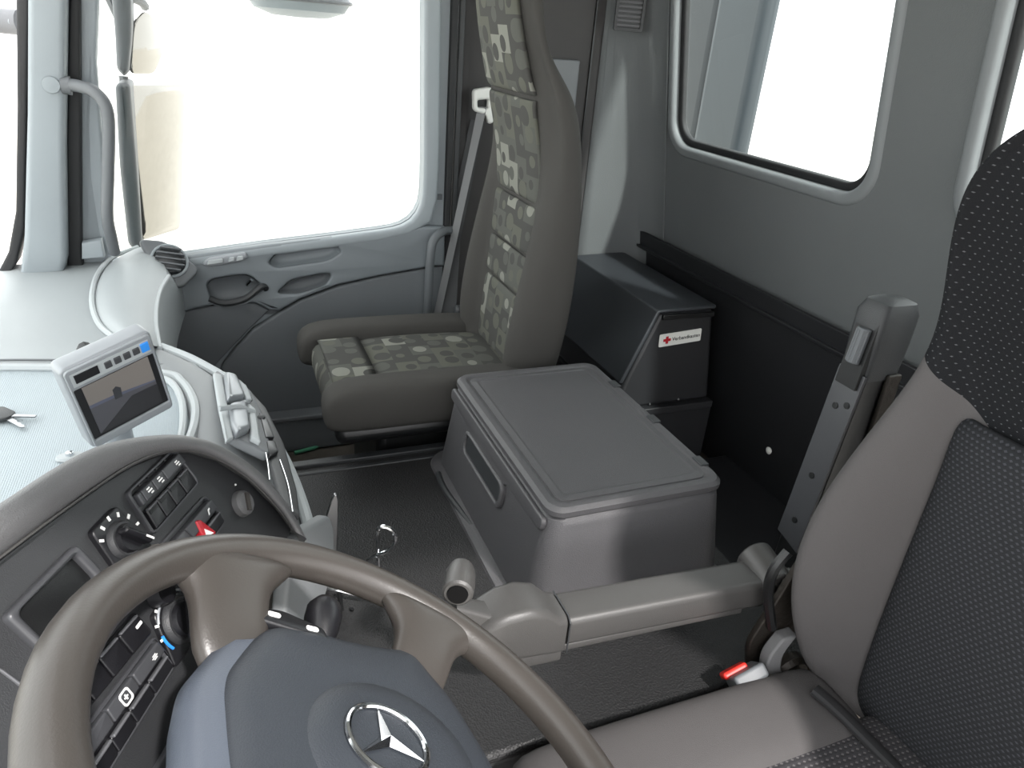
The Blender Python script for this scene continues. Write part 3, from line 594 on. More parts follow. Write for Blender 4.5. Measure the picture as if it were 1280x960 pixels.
put('pod_highlight_ridge', tube_me(smooth_path(Lr, 6), .006, 8), 'dash_pale', e); put('pod_highlight_ridge', tube_me(smooth_path(Rr[1:], 6), .005, 8), 'dash_pale', e)  # ridges in a paler colour draw the highlight lines along the pod
# round vent at the pod's far end
vo = at(212, 326, y=1.98); vM = frame(vo, (1, .12, -.22), (.2, 0, 1)) @ Matrix.Rotation(math.radians(-38), 4, 'X')
vb = put('vent_bezel', plate_me([rpoly([(-.075, .05), (-.01, .055), (.075, -.012), (.03, -.07), (-.01, -.06)], .02)], .02, vM @ Matrix.Translation((0, 0, -.022)), bev=.006), 'mid_grey_plastic', e)
put('vent_ring', tube_me([vM @ V((.042 * math.cos(t), .042 * math.sin(t), .0)) for t in [2 * math.pi * k / 28 for k in range(28)]], .004, 8, closed=True), 'pillar_grey', vb)
put('vent_ball', lathe_me([(.001, .018), (.02, .016), (.034, .008), (.039, -.004), (.001, -.006)], vM, 24), 'dark_plastic', vb)
for k in range(-2, 3): put('slat', box_me(-math.sqrt(.039 ** 2 - (k * .014) ** 2) * .9, math.sqrt(.039 ** 2 - (k * .014) ** 2) * .9, k * .014 - .002, k * .014 + .002, .004, .021, vM), 'mid_grey_plastic', vb, bevel=.001)

# ---- centre stack, a sloping convex surface
E1 = [V(p) for p in ((-.12, 1.44, .650), (-.058, 1.36, .649), (.013, 1.245, .637), (.054, 1.10, .614), (.073, 1.0, .603), (.082, .88, .596), (.076, .79, .603))]
E0 = [V(p) for p in ((-.20, 1.43, .650), (-.14, 1.36, .655), (-.085, 1.26, .664), (-.06, 1.11, .668), (-.045, .99, .672), (-.03, .88, .672), (-.02, .79, .674))]
mids = [(a_ * .45 + b_ * .55) + V((.0, 0, (.006, .010, .013, .014, .014, .014, .014)[i_])) for i_, (a_, b_) in enumerate(zip(E0, E1))]
drop = [p + V((-.005, 0, -.06)) for p in E1]; drop2 = [p + V((-.03, .0, -.28)) for p in E1]
put('stack_surface', grid_me([[p + V((-.02, 0, -.03)) for p in E0], E0, mids, E1, drop, drop2]), 'stack_grey', e, smooth=180, sub=2)
SO = V((.0, 1.08, .651)); SN = (E1[4] - E0[1]).cross(E0[5] - E0[1]).normalized(); SN = SN if SN.z > 0 else -SN
sp_ = lambda px, py, dd=0: onplane(px, py, SO + SN * dd, SN)
def spatch(name, pxs, dd, th, m, parent, r=.006, bev=.003):       # raised piece lying on the stack surface
    q = [sp_(px, py, dd) for px, py in pxs]; FM = frame(q[0], q[1] - q[0], q[-1] - q[0]);
    if (FM @ V((0, 0, 1)) - FM @ V((0, 0, 0))).dot(SN) < 0: FM = FM @ Matrix.Diagonal((1, 1, -1, 1))
    inv = FM.inverted(); return put(name, plate_me([rpoly([((inv @ p).x, (inv @ p).y) for p in q], r)], th, FM, bev=bev), m, parent)
v1 = spatch('vent_housing', [(266, 471), (288, 476), (312, 500), (330, 540), (334, 580), (284, 556), (271, 510)], .002, .016, 'mid_grey_plastic', e, .012, .004)
spatch('vent_trim', [(265, 470), (276, 473), (290, 553), (281, 556), (272, 515)], .014, .008, 'dash_pale', v1, .004)
for i, q in enumerate(([(277, 474), (292, 478), (303, 505), (281, 508)], [(283, 514), (304, 511), (309, 545), (292, 552), (286, 540)])):
    vv = spatch('air_vent', q, .014, .018, 'silver', e, .010, .006)
put('vent_divider', tube_me([sp_(274, 511, .03), sp_(300, 508, .034), sp_(318, 516, .024)], .0045, 8, flat=.6), 'dash_pale', e)
spatch('vent_side', [(294, 482), (305, 490), (312, 508), (304, 508)], .012, .014, 'dash_pale', e, .004)
spatch('vent_side', [(306, 513), (316, 520), (322, 562), (310, 556)], .012, .014, 'dash_pale', e, .004)
for p in ((309, 503), (317, 548)):
    k_ = sp_(*p, .012); put('vent_wheel', lathe_me([(.001, .012), (.006, .012), (.0085, .008), (.009, 0), (.001, -.002)], frame(k_, (1, 0, 0), (0, 1, .3)), 16), 'chrome', e)
spatch('dark_fascia', [(312, 497), (330, 515), (352, 560), (368, 620), (372, 655), (352, 640), (336, 590), (326, 545)], .004, .010, 'panel_dark', e, .01, .003)
put('chrome_line', tube_me(smooth_path([sp_(315, 505, .016), sp_(326, 540, .016), sp_(334, 575, .016), sp_(337, 600, .016)], 5), .001, 6), 'chrome', e)
put('chrome_line', tube_me(smooth_path([sp_(350, 575, .016), sp_(360, 605, .016), sp_(366, 640, .016)], 5), .001, 6), 'chrome', e)
for q in ([(322, 520), (333, 530), (341, 552), (330, 552)], [(331, 556), (342, 556), (346, 570), (335, 576)]): spatch('fascia_button', q, .012, .008, 'switch_black', e, .004, .002)
put('fascia_knob', lathe_me([(.001, .012), (.006, .011), (.007, 0), (.001, 0)], frame(sp_(327, 527, .012), (1, 0, 0), (0, 1, .2)), 14), 'dark_plastic', e)
put('stack_side', tube_me(smooth_path([p + V((.0, 0, -.004)) for p in E1], 6), .009, 10), 'dash_pale', e)
kp = [at(361, 668, y=.745), at(386, 640, y=.86), at(396, 660, y=.87), at(410, 686, y=.86), at(420, 720, y=.84), at(400, 790, y=.78), at(345, 790, y=.70), at(346, 730, y=.72)]
cK = sum(kp, V()) / len(kp)
KN = (kp[3] - kp[0]).cross(kp[6] - kp[0]).normalized(); KM = frame(kp[0], kp[3] - kp[0], kp[6] - kp[0]); ki = KM.inverted()
put('lower_side_trim', plate_me([rpoly([((ki @ p).x, (ki @ p).y) for p in kp], .012)], .02, KM @ Matrix.Translation((0, 0, -.01)), bev=.006), 'stack_grey', e)
# small bolt on the mat
bo = at(88, 572, z=ZD + .001)
e2 = thing('mat_clip', bo, 'small white oval clip on the woven dashboard mat below the monitor', 'clip')
put('clip_base', lathe_me([(.001, 0), (.019, 0), (.017, .004), (.001, .005)], Matrix.Translation(bo) @ Matrix.Diagonal((1, .6, 1, 1)), 20), 'dash_pale', e2); put('clip_screw', lathe_me([(.001, .004), (.006, .004), (.005, .009), (.001, .010)], Matrix.Translation(bo), 14), 'chrome', e2)
# key
ko = at(8, 524, z=ZD + .002); KMx = Matrix.Translation(ko) @ Matrix.Rotation(math.radians(-52), 4, 'Z')
e2 = thing('ignition_key', ko, 'metal key with dark bow lying on the woven dashboard mat', 'key')
put('bow', plate_me([rpoly([(-.035, -.014), (.0, -.016), (.008, -.006), (.008, .006), (.0, .016), (-.035, .014)], .008)], .007, KMx, bev=.002), 'dark_plastic', e2)
put('blade', plate_me([[(.006, -.004), (.045, -.004), (.05, 0), (.045, .003), (.038, .002), (.034, .004), (.028, .002), (.022, .004), (.006, .004)]], .002, KMx @ Matrix.Translation((0, 0, .002))), 'steel', e2)
put('second_blade', plate_me([[(.004, .002), (.035, .024), (.031, .029), (.0, .008)]], .002, KMx @ Matrix.Translation((0, 0, .004))), 'steel', e2)

# ------------------------------------------------------------------ monitor
Dm, Cm, Am = at(118, 560, y=.965), at(216, 507, y=1.02), at(70, 468, y=.93)
MM = frame(Dm, Cm - Dm, Am - Dm); mi = MM.inverted(); mw = (mi @ Cm).x; mh = (mi @ Am).y
e = thing('reversing_monitor', (Dm + Cm) / 2 - V((0, 0, .03)), 'silver reversing camera monitor with dark screen standing on dashboard', 'monitor')
put('case', plate_me([rr(-.002, mw + .002, -.002, mh + .002, .008)], .028, MM @ Matrix.Translation((0, 0, -.028)), bev=.004), 'silver', e)
put('bezel', plate_me([rr(.001, mw - .001, .001, mh - .001, .006), rr(.004, mw - .004, .014, mh - .032, .002)], .005, MM @ Matrix.Translation((0, 0, -.001)), bev=.0015), 'silver', e)
put('screen_border', box_me(.004, mw - .004, .014, mh - .032, -.002, .001, MM), 'switch_black', e)
sc = put('screen', box_me(.014, mw - .012, .018, mh - .034, .0, .0016, MM), None, e)
def screen_mat():
    m = mat('screen_picture', '2b2b2b', .25); nt = m.node_tree; N = nt.nodes; L = nt.links; b = N['Principled BSDF']
    tc = N.new('ShaderNodeTexCoord'); sp = N.new('ShaderNodeSeparateXYZ'); L.new(tc.outputs['Generated'], sp.inputs[0]); return m, N, L, b, sp
# the picture on the screen: pale sky, dark road, a distant vehicle (flat print in material slots)
x0, x1, y0, y1 = .014, mw - .012, .018, mh - .034; lx = lambda t: x0 + (x1 - x0) * t; ly = lambda t: y0 + (y1 - y0) * t
sc.data.materials.append(emis('screen_road', '45454a', .05))
put('sky_area', plate_me([[(lx(0), ly(.62)), (lx(.40), ly(.60)), (lx(1), ly(.50)), (lx(1), ly(1)), (lx(0), ly(1))]], .0003, MM @ Matrix.Translation((0, 0, .0016))), emis('screen_sky', '6e6965', .04), sc)
put('far_field', plate_me([[(lx(0), ly(.56)), (lx(.40), ly(.54)), (lx(1), ly(.47)), (lx(1), ly(.50)), (lx(.4), ly(.60)), (lx(0), ly(.62))]], .0004, MM @ Matrix.Translation((0, 0, .0016))), emis('screen_field', '4e5160', .05), sc)
put('shadow_area', plate_me([[(lx(0), ly(.0)), (lx(1), ly(0)), (lx(1), ly(.40)), (lx(.6), ly(.42))]], .0004, MM @ Matrix.Translation((0, 0, .0016))), emis('screen_dark', '2a2a2d', .03), sc)
put('vehicle_area', plate_me([[(lx(.36), ly(.50)), (lx(.47), ly(.50)), (lx(.49), ly(.68)), (lx(.43), ly(.74)), (lx(.37), ly(.70))]], .0006, MM @ Matrix.Translation((0, 0, .0016))), emis('screen_car', '2f3034', .03), sc)
bz = mh - .024
put('button_strip', box_me(.006, mw - .006, mh - .027, mh - .007, .003, .0046, MM), 'dash_pale', e)
put('button', box_me(.010, .010 + .030, mh - .022, mh - .010, .004, .006, MM), 'switch_black', e, label='dark infrared window')
for k in range(4): put('button', box_me(.048 + k * .0125, .048 + k * .0125 + .009, mh - .021, mh - .011, .004, .0065, MM), 'switch_grey', e, bevel=.001)
put('button', box_me(mw - .018, mw - .007, mh - .023, mh - .009, .004, .0065, MM), 'blue_plastic', e, bevel=.001, label='blue button')
st = MM @ V((mw * .35, mh * .5, -.03))
put('bracket', tube_me([MM @ V((mw * .40, mh - .04, -.03)), MM @ V((mw * .44, mh - .03, -.055)), MM @ V((mw * .50, mh - .06, -.09))], .016, 12, flat=.7), 'dark_plastic', e)
put('stand', tube_me([MM @ V((mw * .5, mh * .3, -.03)), V(((Dm.x + Cm.x) / 2 - .03, (Dm.y + Cm.y) / 2 + .05, ZD))], [.012, .02], 12), 'silver', e)

# ================================================================== INSTRUMENT PANEL
ang, tau = math.radians(64), math.radians(28)
PH = V((math.cos(ang), math.sin(ang), 0)); PNH = V((math.sin(ang), -math.cos(ang), 0)); PV = V((0, 0, -1)) * math.cos(tau) + PNH * math.sin(tau); PN = PV.cross(PH)
P0 = at(195, 605, y=.65); PM = frame(P0, PH, -PV)
pinv = PM.inverted()
def pan(px, py, dd=0):
    q = pinv @ onplane(px, py, P0 + PN * dd, PN); return (q.x, q.y)
def pan3(px, py, dd): q = pan(px, py, dd); return PM @ V((q[0], q[1], dd))
e = thing('instrument_panel', (-.1, .55, .66), 'dark instrument panel with switch rows, rotary knobs and grey hood, beside steering wheel', 'instrument panel'); IP = e
inn = [(-60, 745), (0, 700), (60, 655), (130, 605), (165, 583), (200, 569), (235, 566), (270, 576), (310, 601), (345, 636), (364, 662)]
outp = [(-60, 655), (0, 622), (60, 583), (110, 557), (150, 546), (190, 541), (230, 541), (275, 553), (325, 586), (362, 629), (386, 674)]
pl = inn + [(352, 690), (320, 735), (290, 785), (262, 835), (215, 920), (190, 975), (100, 1050), (-80, 1100), (-120, 900)]
put('panel_face', plate_me([[pan(*p) for p in pl]], .02, PM @ Matrix.Translation((0, 0, -.02)), bev=.001), 'panel_dark', e)
r0 = [pan3(*p, -.004) for p in inn]; r1 = [pan3(*p, .010) for p in inn]
r2 = [pan3((a_[0] * .62 + b_[0] * .38), (a_[1] * .62 + b_[1] * .38), .026) for a_, b_ in zip(inn, outp)]
r3 = [pan3((a_[0] * .15 + b_[0] * .85), (a_[1] * .15 + b_[1] * .85), .022) for a_, b_ in zip(inn, outp)]
r4 = [pan3(*p, .002) for p in outp]; r5 = [p - PN * .05 + V((0, 0, -.03)) for p in r4]; r6 = [V((p.x - .03, p.y + .05, .60)) for p in r5]
def dens(r): return smooth_path(r, 4)
put('hood', grid_me([dens(r) for r in (r0, r1, r2, r3, r4, r5, r6)]), 'binnacle_grey', e, smooth=180, sub=1)
put('hood_seam', tube_me(dens([pan3(a_[0] - (.2 if i < 6 else -.2), a_[1] - 3, .0135) for i, a_ in enumerate(inn)]), .0011, 6), 'arm_plastic', e)
# helper for pieces on the panel, from photo corners
def ppiece(name, pxs, d0, d1, m, parent, r=.002, bev=.0015, holes=None, label=None):
    lp = [rpoly([pan(*p) for p in pxs], r)]
    if holes: lp += [rpoly([pan(*p) for p in h], r) for h in holes]
    return put(name, plate_me(lp, d1 - d0, PM @ Matrix.Translation((0, 0, d0)), bev=bev), m, parent, label=label)
def quadpt(c, u, v_):                     # bilinear on four corners TL TR BR BL
    return tuple((c[0][i] * (1 - u) + c[1][i] * u) * (1 - v_) + (c[3][i] * (1 - u) + c[2][i] * u) * v_ for i in (0, 1))
def sub(c, u0, u1, v0, v1): return [quadpt(c, u0, v0), quadpt(c, u1, v0), quadpt(c, u1, v1), quadpt(c, u0, v1)]
def glyph(c, u, v_, parent, kind, s=.0045, m='white_print'):
    s *= .8
    q = pan(*quadpt(c, u, v_)); G = PM @ Matrix.Translation((q[0], q[1], .0098))
    if kind == 'bars': loops = [[(-s, -s * .2), (s, -s * .2), (s, .25 * s), (-s, .25 * s)], [(-s, .6 * s), (.4 * s, .6 * s), (.4 * s, s), (-s, s)], [(-.2 * s, -s), (s, -s), (s, -.6 * s), (-.2 * s, -.6 * s)]]
    elif kind == 'ring': loops = [rr(-s, s, -s, s, s * .5), rr(-s * .72, s * .72, -s * .72, s * .72, s * .35), rr(-s * .4, s * .4, -s * .12, s * .12, s * .1), rr(-s * .12, s * .12, -s * .4, s * .4, s * .05)]
    elif kind == 'flake': loops = [[(-s, -.12 * s), (s, -.12 * s), (s, .12 * s), (-s, .12 * s)], [(-.6 * s, .3 * s), (.6 * s, .3 * s), (.6 * s, .55 * s), (-.6 * s, .55 * s)], [(-.6 * s, -.55 * s), (.6 * s, -.55 * s), (.6 * s, -.3 * s), (-.6 * s, -.3 * s)]]
    elif kind == 'curve': loops = [[(-s, -s * .8), (-.4 * s, -s * .8), (s * .2, s * .2), (s * .9, s * .3), (s * .9, s * .8), (-.1 * s, s * .7)]]
    else: loops = [rr(-s, s, -s * .35, s * .35, s * .2)]
    put('symbol', plate_me(loops, .0003, G), m, parent)
# switch block, upper (three printed upper switches, four blank lower ones)
c1 = [(154, 617), (213, 561), (246, 604), (188, 671)]
ppiece('switch_frame', c1, -.006, .005, 'switch_grey', e, .006, .002, holes=[sub(c1, .03, .97, .05, .95)])
ppiece('switch_well', sub(c1, .02, .98, .03, .97), -.008, -.001, 'switch_black', e, .004)
for i, (a_, b_, g) in enumerate(((.05, .13, None), (.13, .36, 'bars'), (.36, .58, 'bars'), (.58, .97, 'ring2'))):
    s_ = ppiece('rocker_switch', sub(c1, a_ + .004, b_ - .004, .14, .40), -.001, .009, 'switch_grey', e, .0015)
    if g == 'bars': glyph(c1, (a_ + b_) / 2, .26, s_, 'bars', .0042)
    if g == 'ring2': glyph(c1, b_ - .14, .27, s_, 'bars', .0038)
for i in range(4):
    s_ = ppiece('rocker_switch', sub(c1, .09 + i * .22, .30 + i * .22, .54, .96), -.001, .005, 'switch_black', e, .0015)
    ppiece('switch_ridge', sub(c1, .105 + i * .22, .285 + i * .22, .52, .56), .003, .008, 'switch_line', s_, .001, .001)
    put('finger_notch', plate_me([[pan(*p) for p in sub(c1, .12 + i * .22, .27 + i * .22, .59, .66)]], .0006, PM @ Matrix.Translation((0, 0, .005))), 'black_plastic', s_)
for i in range(5): ppiece('switch_gap', sub(c1, .05 + i * .18, .20 + i * .18, .05, .11), -.001, .004, 'switch_black', e, .001)
# second block with hazard key
c2 = [(196, 682), (253, 619), (279, 652), (236, 715)]
ppiece('switch_frame', c2, -.006, .004, 'switch_grey', e, .006, .002, holes=[sub(c2, .03, .97, .05, .95)])
ppiece('switch_well', sub(c2, .02, .98, .03, .97), -.008, -.001, 'switch_black', e, .004)
s_ = ppiece('rocker_switch', sub(c2, .36, .96, .16, .50), -.001, .009, 'switch_grey', e); glyph(c2, .80, .34, s_, 'curve', .0042)
s_ = ppiece('rocker_switch', sub(c2, .08, .35, .16, .50), -.001, .009, 'switch_grey', e); glyph(c2, .20, .34, s_, 'bars', .003)
s_ = ppiece('rocker_switch', sub(c2, .66, .96, .62, .95), -.001, .006, 'switch_black', e); ppiece('switch_ridge', sub(c2, .67, .95, .60, .66), .004, .009, 'switch_line', s_, .001, .001)
hz = ppiece('hazard_switch', [(234, 655), (240, 653), (260, 668), (258, 675), (246, 680)], -.001, .011, 'red_plastic', e, .002, .002, label='red hazard light key')
put('triangle', plate_me([[pan(244, 665), pan(256, 670), pan(247, 675)]], .0005, PM @ Matrix.Translation((0, 0, .011))), 'white_print', hz)
# ignition cap
ic = pan(301, 630); IM = PM @ Matrix.Translation((ic[0], ic[1], 0))
ig = put('ignition_lock', lathe_me([(.001, .009), (.011, .009), (.014, .006), (.015, .0), (.001, -.004)], IM, 24), 'binnacle_grey', e, label='round brown-grey ignition lock'); put('key_slot', box_me(-.010, .010, -.003, .003, .008, .011, IM @ Matrix.Rotation(.9, 4, 'Z')), 'wheel_leather', ig)
put('pin', lathe_me([(.0005, .001), (.0012, .001), (.0012, 0), (.0005, 0)], PM @ Matrix.Translation((*pan(294, 606), 0)), 8), 'white_print', e)
put('pin', lathe_me([(.0005, .001), (.0012, .001), (.0012, 0), (.0005, 0)], PM @ Matrix.Translation((*pan(172, 672), 0)), 8), 'white_print', e)
# rotary switches
def rotary(cq, kc, r, rot, arc):
    ppiece('switch_plate', cq, -.004, .006, 'switch_black', e, .006, .002)
    q = pan(*kc); K = PM @ Matrix.Translation((q[0], q[1], .006))
    ring_ = put('knob_collar', lathe_me([(.001, .005), (r * .9, .005), (r * 1.02, .002), (r * 1.05, 0), (.001, -.001)], K, 28), 'panel_dark', e)
    kn = put('rotary_knob', lathe_me([(.001, .010), (r * .72, .010), (r * .8, .004), (r * .82, 0), (.001, 0)], K, 28), 'switch_black', e)
    put('knob_grip', plate_me([rpoly([(-r * .9, -r * .16), (r * .9, -r * .22), (r * .9, r * .22), (-r * .9, r * .16)], .003)], .012, K @ Matrix.Rotation(rot, 4, 'Z') @ Matrix.Translation((0, 0, .008)), bev=.003), 'switch_black', kn)
    put('pointer', box_me(r * .35, r * .85, -.0009, .0009, .0195, .0205, K @ Matrix.Rotation(rot, 4, 'Z')), 'white_print', kn)
    for k, (a_, m_) in enumerate(arc):
        put('mark', box_me(-.0022, .0022, -.0012, .0012, 0, .0006, K @ Matrix.Rotation(a_, 4, 'Z') @ Matrix.Translation((r * 1.35, 0, .0))), m_, ring_)
    return K
rotary([(107, 667), (140, 633), (188, 688), (150, 728)], (147, 677), .0165, -1.0, [(2.5 - .5 * k, 'white_print') for k in range(7)])
KK = rotary([(185, 770), (222, 735), (256, 778), (214, 838)], (219, 777), .021, .8, [(3.0, 'white_print'), (2.55, 'white_print'), (2.1, 'white_print'), (.2, 'buckle_red')])
put('scale_arc', tube_me([KK @ V((.027 * math.cos(t), .027 * math.sin(t), .001)) for t in [(.3 + 2.2 * k / 14) for k in range(15)]], .0012, 6), 'silver', e)
put('scale_arc', tube_me([KK @ V((.027 * math.cos(t), .027 * math.sin(t), .001)) for t in [(2.9 + .6 * k / 6) for k in range(7)]], .0014, 6), 'blue_plastic', e)
q = PM @ Matrix.Translation((*pan(189, 746), .006)); put('rotary_knob', lathe_me([(.001, .012), (.010, .012), (.012, 0), (.001, 0)], q, 20), 'switch_black', e)
# recessed display tray
c3 = [(3, 772), (88, 686), (124, 724), (48, 815)]
ppiece('tray_frame', [(-2, 773), (88, 682), (128, 724), (48, 820)], -.002, .008, 'switch_grey', e, .006, .003, holes=[sub(c3, .07, .93, .09, .91)])
ppiece('tray_glass', sub(c3, .05, .95, .07, .93), -.002, .0015, 'black_plastic', e, .002, .0005)
# lower switch blocks seen through the wheel
c4 = [(60, 885), (166, 765), (188, 790), (85, 915)]
ppiece('switch_well', c4, -.004, .003, 'switch_black', e, .004)
for i in range(4):
    s_ = ppiece('rocker_switch', sub(c4, .04 + i * .235, .26 + i * .235, .08, .92), .002, .007, 'switch_black', e)
    if i == 3: glyph(c4, .90, .3, s_, 'dash', .005)
    ppiece('switch_ridge', sub(c4, .05 + i * .235, .25 + i * .235, .02, .10), .005, .009, 'switch_line', s_, .001, .001)
c5 = [(85, 935), (188, 800), (214, 832), (118, 985)]
ppiece('switch_frame', [(80, 938), (189, 795), (218, 832), (118, 992)], -.004, .004, 'switch_grey', e, .005, .002, holes=[sub(c5, .02, .98, .03, .97)])
ppiece('switch_well', c5, -.006, .001, 'switch_black', e, .004)
for i, g in enumerate((None, 'ring', 'flake')):
    s_ = ppiece('rocker_switch', sub(c5, .03 + i * .32, .34 + i * .32, .05, .42), .0, .009, 'switch_grey', e)
    if g == 'ring': glyph(c5, .52, .24, s_, 'ring', .0075)
    if g == 'flake': glyph(c5, .88, .24, s_, 'flake', .0045)
for i in range(4):
    s_ = ppiece('rocker_switch', sub(c5, .03 + i * .24, .26 + i * .24, .58, .97), .0, .006, 'switch_black', e)
    ppiece('switch_ridge', sub(c5, .04 + i * .24, .25 + i * .24, .55, .62), .004, .009, 'switch_line', s_, .001, .001)
ppiece('edge_trim', [(180, 978), (262, 838), (298, 780), (304, 786), (268, 846), (190, 985)], -.004, .006, 'switch_grey', e, .002, .002)
ppiece('lower_seam', [(-30, 825), (0, 836), (36, 862), (34, 866), (0, 840), (-30, 829)], -.001, .002, 'switch_line', e, .001, .0008)

# ================================================================== STEERING WHEEL
th, ph = math.radians(32.9), math.radians(7.8)
WC = V((.0842, .361, .7575)); WN = V((math.sin(th) * math.cos(ph), math.sin(th) * math.sin(ph), math.cos(th)))
WY = (V((0, 1, 0)) - WN * WN.y).normalized(); WX = WY.cross(WN).normalized()
if WX.x < 0: WX = -WX
WMx = frame(WC, WX, WY)                   # local x to the rear, y to the passenger side, z out of the wheel
if (WMx @ V((0, 0, 1)) - WC).dot(WN) < 0: print('wheel frame flipped')
e = thing('steering_wheel', WC - WN * .3, 'large worn grey-brown steering wheel with four spokes and chrome star emblem', 'steering wheel')
Rw = .235
put('rim', tube_me([WMx @ V((Rw * math.cos(t), Rw * math.sin(t), 0)) for t in [2 * math.pi * k / 72 for k in range(72)]], .0195, 18, closed=True, flat=.92), 'wheel_leather', e, smooth=180)
def spoke(sx, sy, ex_, ey_, hw_):
    A, B = V((sx, sy, 0)), V((ex_, ey_, 0)); dr = (B - A).normalized(); sd_ = V((-dr.y, dr.x, 0)); ringsS = []
    for t, hh, tk, z in ((0, .45, .010, -.040), (.2, .72, .014, -.030), (.40, .74, .015, -.018), (.56, .78, .0155, -.011), (.68, .92, .016, -.006), (.78, 1.2, .016, -.002), (.86, 1.42, .0145, 0), (.91, 1.5, .011, 0), (.95, 1.4, .005, 0)):
        c_ = A + (B - A) * t; ringsS.append([WMx @ (c_ + sd_ * (hw_ * hh * math.copysign(abs(math.cos(q)) ** .7, math.cos(q))) + V((0, 0, z + tk * math.copysign(abs(math.sin(q)) ** .8, math.sin(q))))) for q in [2 * math.pi * k / 20 for k in range(20)]])
    put('spoke', loft_me(ringsS), 'wheel_leather', e, smooth=180, sub=1)
for sy in (1, -1):
    spoke(-.098, .095 * sy, -.118, .203 * sy, .047); spoke(.074, .10 * sy, .118, .203 * sy, .043)
hub = [(-.123, 0), (-.122, .05), (-.117, .072), (-.098, .106), (-.076, .140), (-.04, .150), (-.008, .145), (.037, .146), (.085, .155), (.092, .13), (.11, .092), (.122, .02)]
base = rpoly([p for p in hub] + [(x, -y) for x, y in reversed(hub) if y > 0], .02, 4)
hbase = rpoly([(x - (.024 if x < -.07 else 0), y * (1.0 if x < -.07 else .98)) for x, y in hub] + [(x - (.024 if x < -.07 else 0), -y * (1.0 if x < -.07 else .98)) for x, y in reversed(hub) if y > 0], .03, 4)
put('hub_base', loft_me([[WMx @ V((x * q, y * q, z)) for x, y in hbase] for q, z in ((.8, -.085), (.96, -.06), (1.0, -.04), (.985, -.026), (.93, -.018), (.8, -.016))]), 'hub_side', e, smooth=60)
put('hub_cover', loft_me([[WMx @ V((x * s, y * s, z)) for x, y in base] for s, z in ((.98, -.06), (1.0, -.024), (.985, -.017), (.95, -.012), (.85, -.007), (.6, -.004), (.3, -.004), (.05, -.004))]), 'hub_plastic', e, smooth=60)
put('hub_seam', tube_me([WMx @ V((x * 1.004, y * 1.004, -.020)) for x, y in base], .0014, 6, closed=True), 'black_plastic', e)
dc = V((.008, 0, -.016))
put('centre_pad', lathe_me([(.001, .021), (.03, .021), (.055, .020), (.072, .015), (.078, .009), (.078, .0)], WMx @ Matrix.Translation(dc), 40), 'hub_plastic', e, smooth=70)
EM = WMx @ Matrix.Translation((-.006, .002, .005)) @ Matrix.Rotation(math.radians(0), 4, 'Z')
em = put('emblem_ring', tube_me([EM @ V((.034 * math.cos(t), .034 * math.sin(t), .002)) for t in [2 * math.pi * k / 48 for k in range(48)]], .0026, 8, closed=True), 'chrome', e, label='chrome ring of the star emblem')
star_v = [V((0, 0, .0065))]; star_f = []
for k in range(3):
    a_ = math.radians(90 + 120 * k) ; b_ = a_ + math.radians(60)
    star_v += [V((.0335 * math.cos(a_), .0335 * math.sin(a_), .002)), V((.0058 * math.cos(b_), .0058 * math.sin(b_), .0012))]
for k in range(3):
    t_, n1, n0 = 1 + 2 * k, 2 + 2 * k, 2 + 2 * ((k - 1) % 3); star_f += [(0, t_, n1), (0, n0, t_)]
star_f.append((2, 1, 6, 5, 4, 3)[::-1])
put('emblem_star', mesh([EM @ v for v in star_v], star_f), 'chrome', em, smooth=0)
cp = put('control_strip', plate_me([rpoly([(-.088, .122), (-.018, .115), (-.02, .13), (-.06, .142), (-.085, .138)], .006)], .012, WMx @ Matrix.Translation((0, .015, -.021)), bev=.003), 'switch_black', e)
for q in ((-.070, .131), (-.034, .124)): put('symbol', plate_me([rr(q[0] - .006, q[0] + .006, q[1] - .003, q[1] + .003, .0025)], .0008, WMx @ Matrix.Translation((0, .015, -.009))), 'white_print', cp)
put('column', tube_me([WC - WN * .02, WC - WN * .10, WC - WN * .28, WC - WN * .40], [.06, .065, .07, .07], 20), 'dark_plastic', e)
put('column_shroud', loft_me([[WMx @ V((x, y, z)) for x, y in rr(-.105 - g, .05, -.07 - g, .07 + g, .03)] for z, g in ((-.07, .0), (-.10, .012), (-.20, .02), (-.30, .02))]), 'mid_grey_plastic', e)
# stalk
kb = at(404, 772, y=.535); root = WC - WN * .085 + WX * (-.02)
e = thing('column_stalk', root, 'black steering column stalk with rounded knob end behind the wheel', 'stalk')
put('stem', tube_me([root, kb + (root - kb) * .25, kb + (root - kb) * .12], [.008, .008, .011], 10), 'switch_black', e)
kd = (kb - root).normalized(); up_ = V((0, 0, 1))
put('knob', lathe_me([(.001, -.03), (.010, -.028), (.015, -.015), (.018, 0), (.016, .012), (.009, .02), (.001, .023)], frame(kb, kd.cross(V((0, 0, 1))), kd.cross(kd.cross(V((0, 0, 1)))) * 1.0), 18), 'switch_black', e)

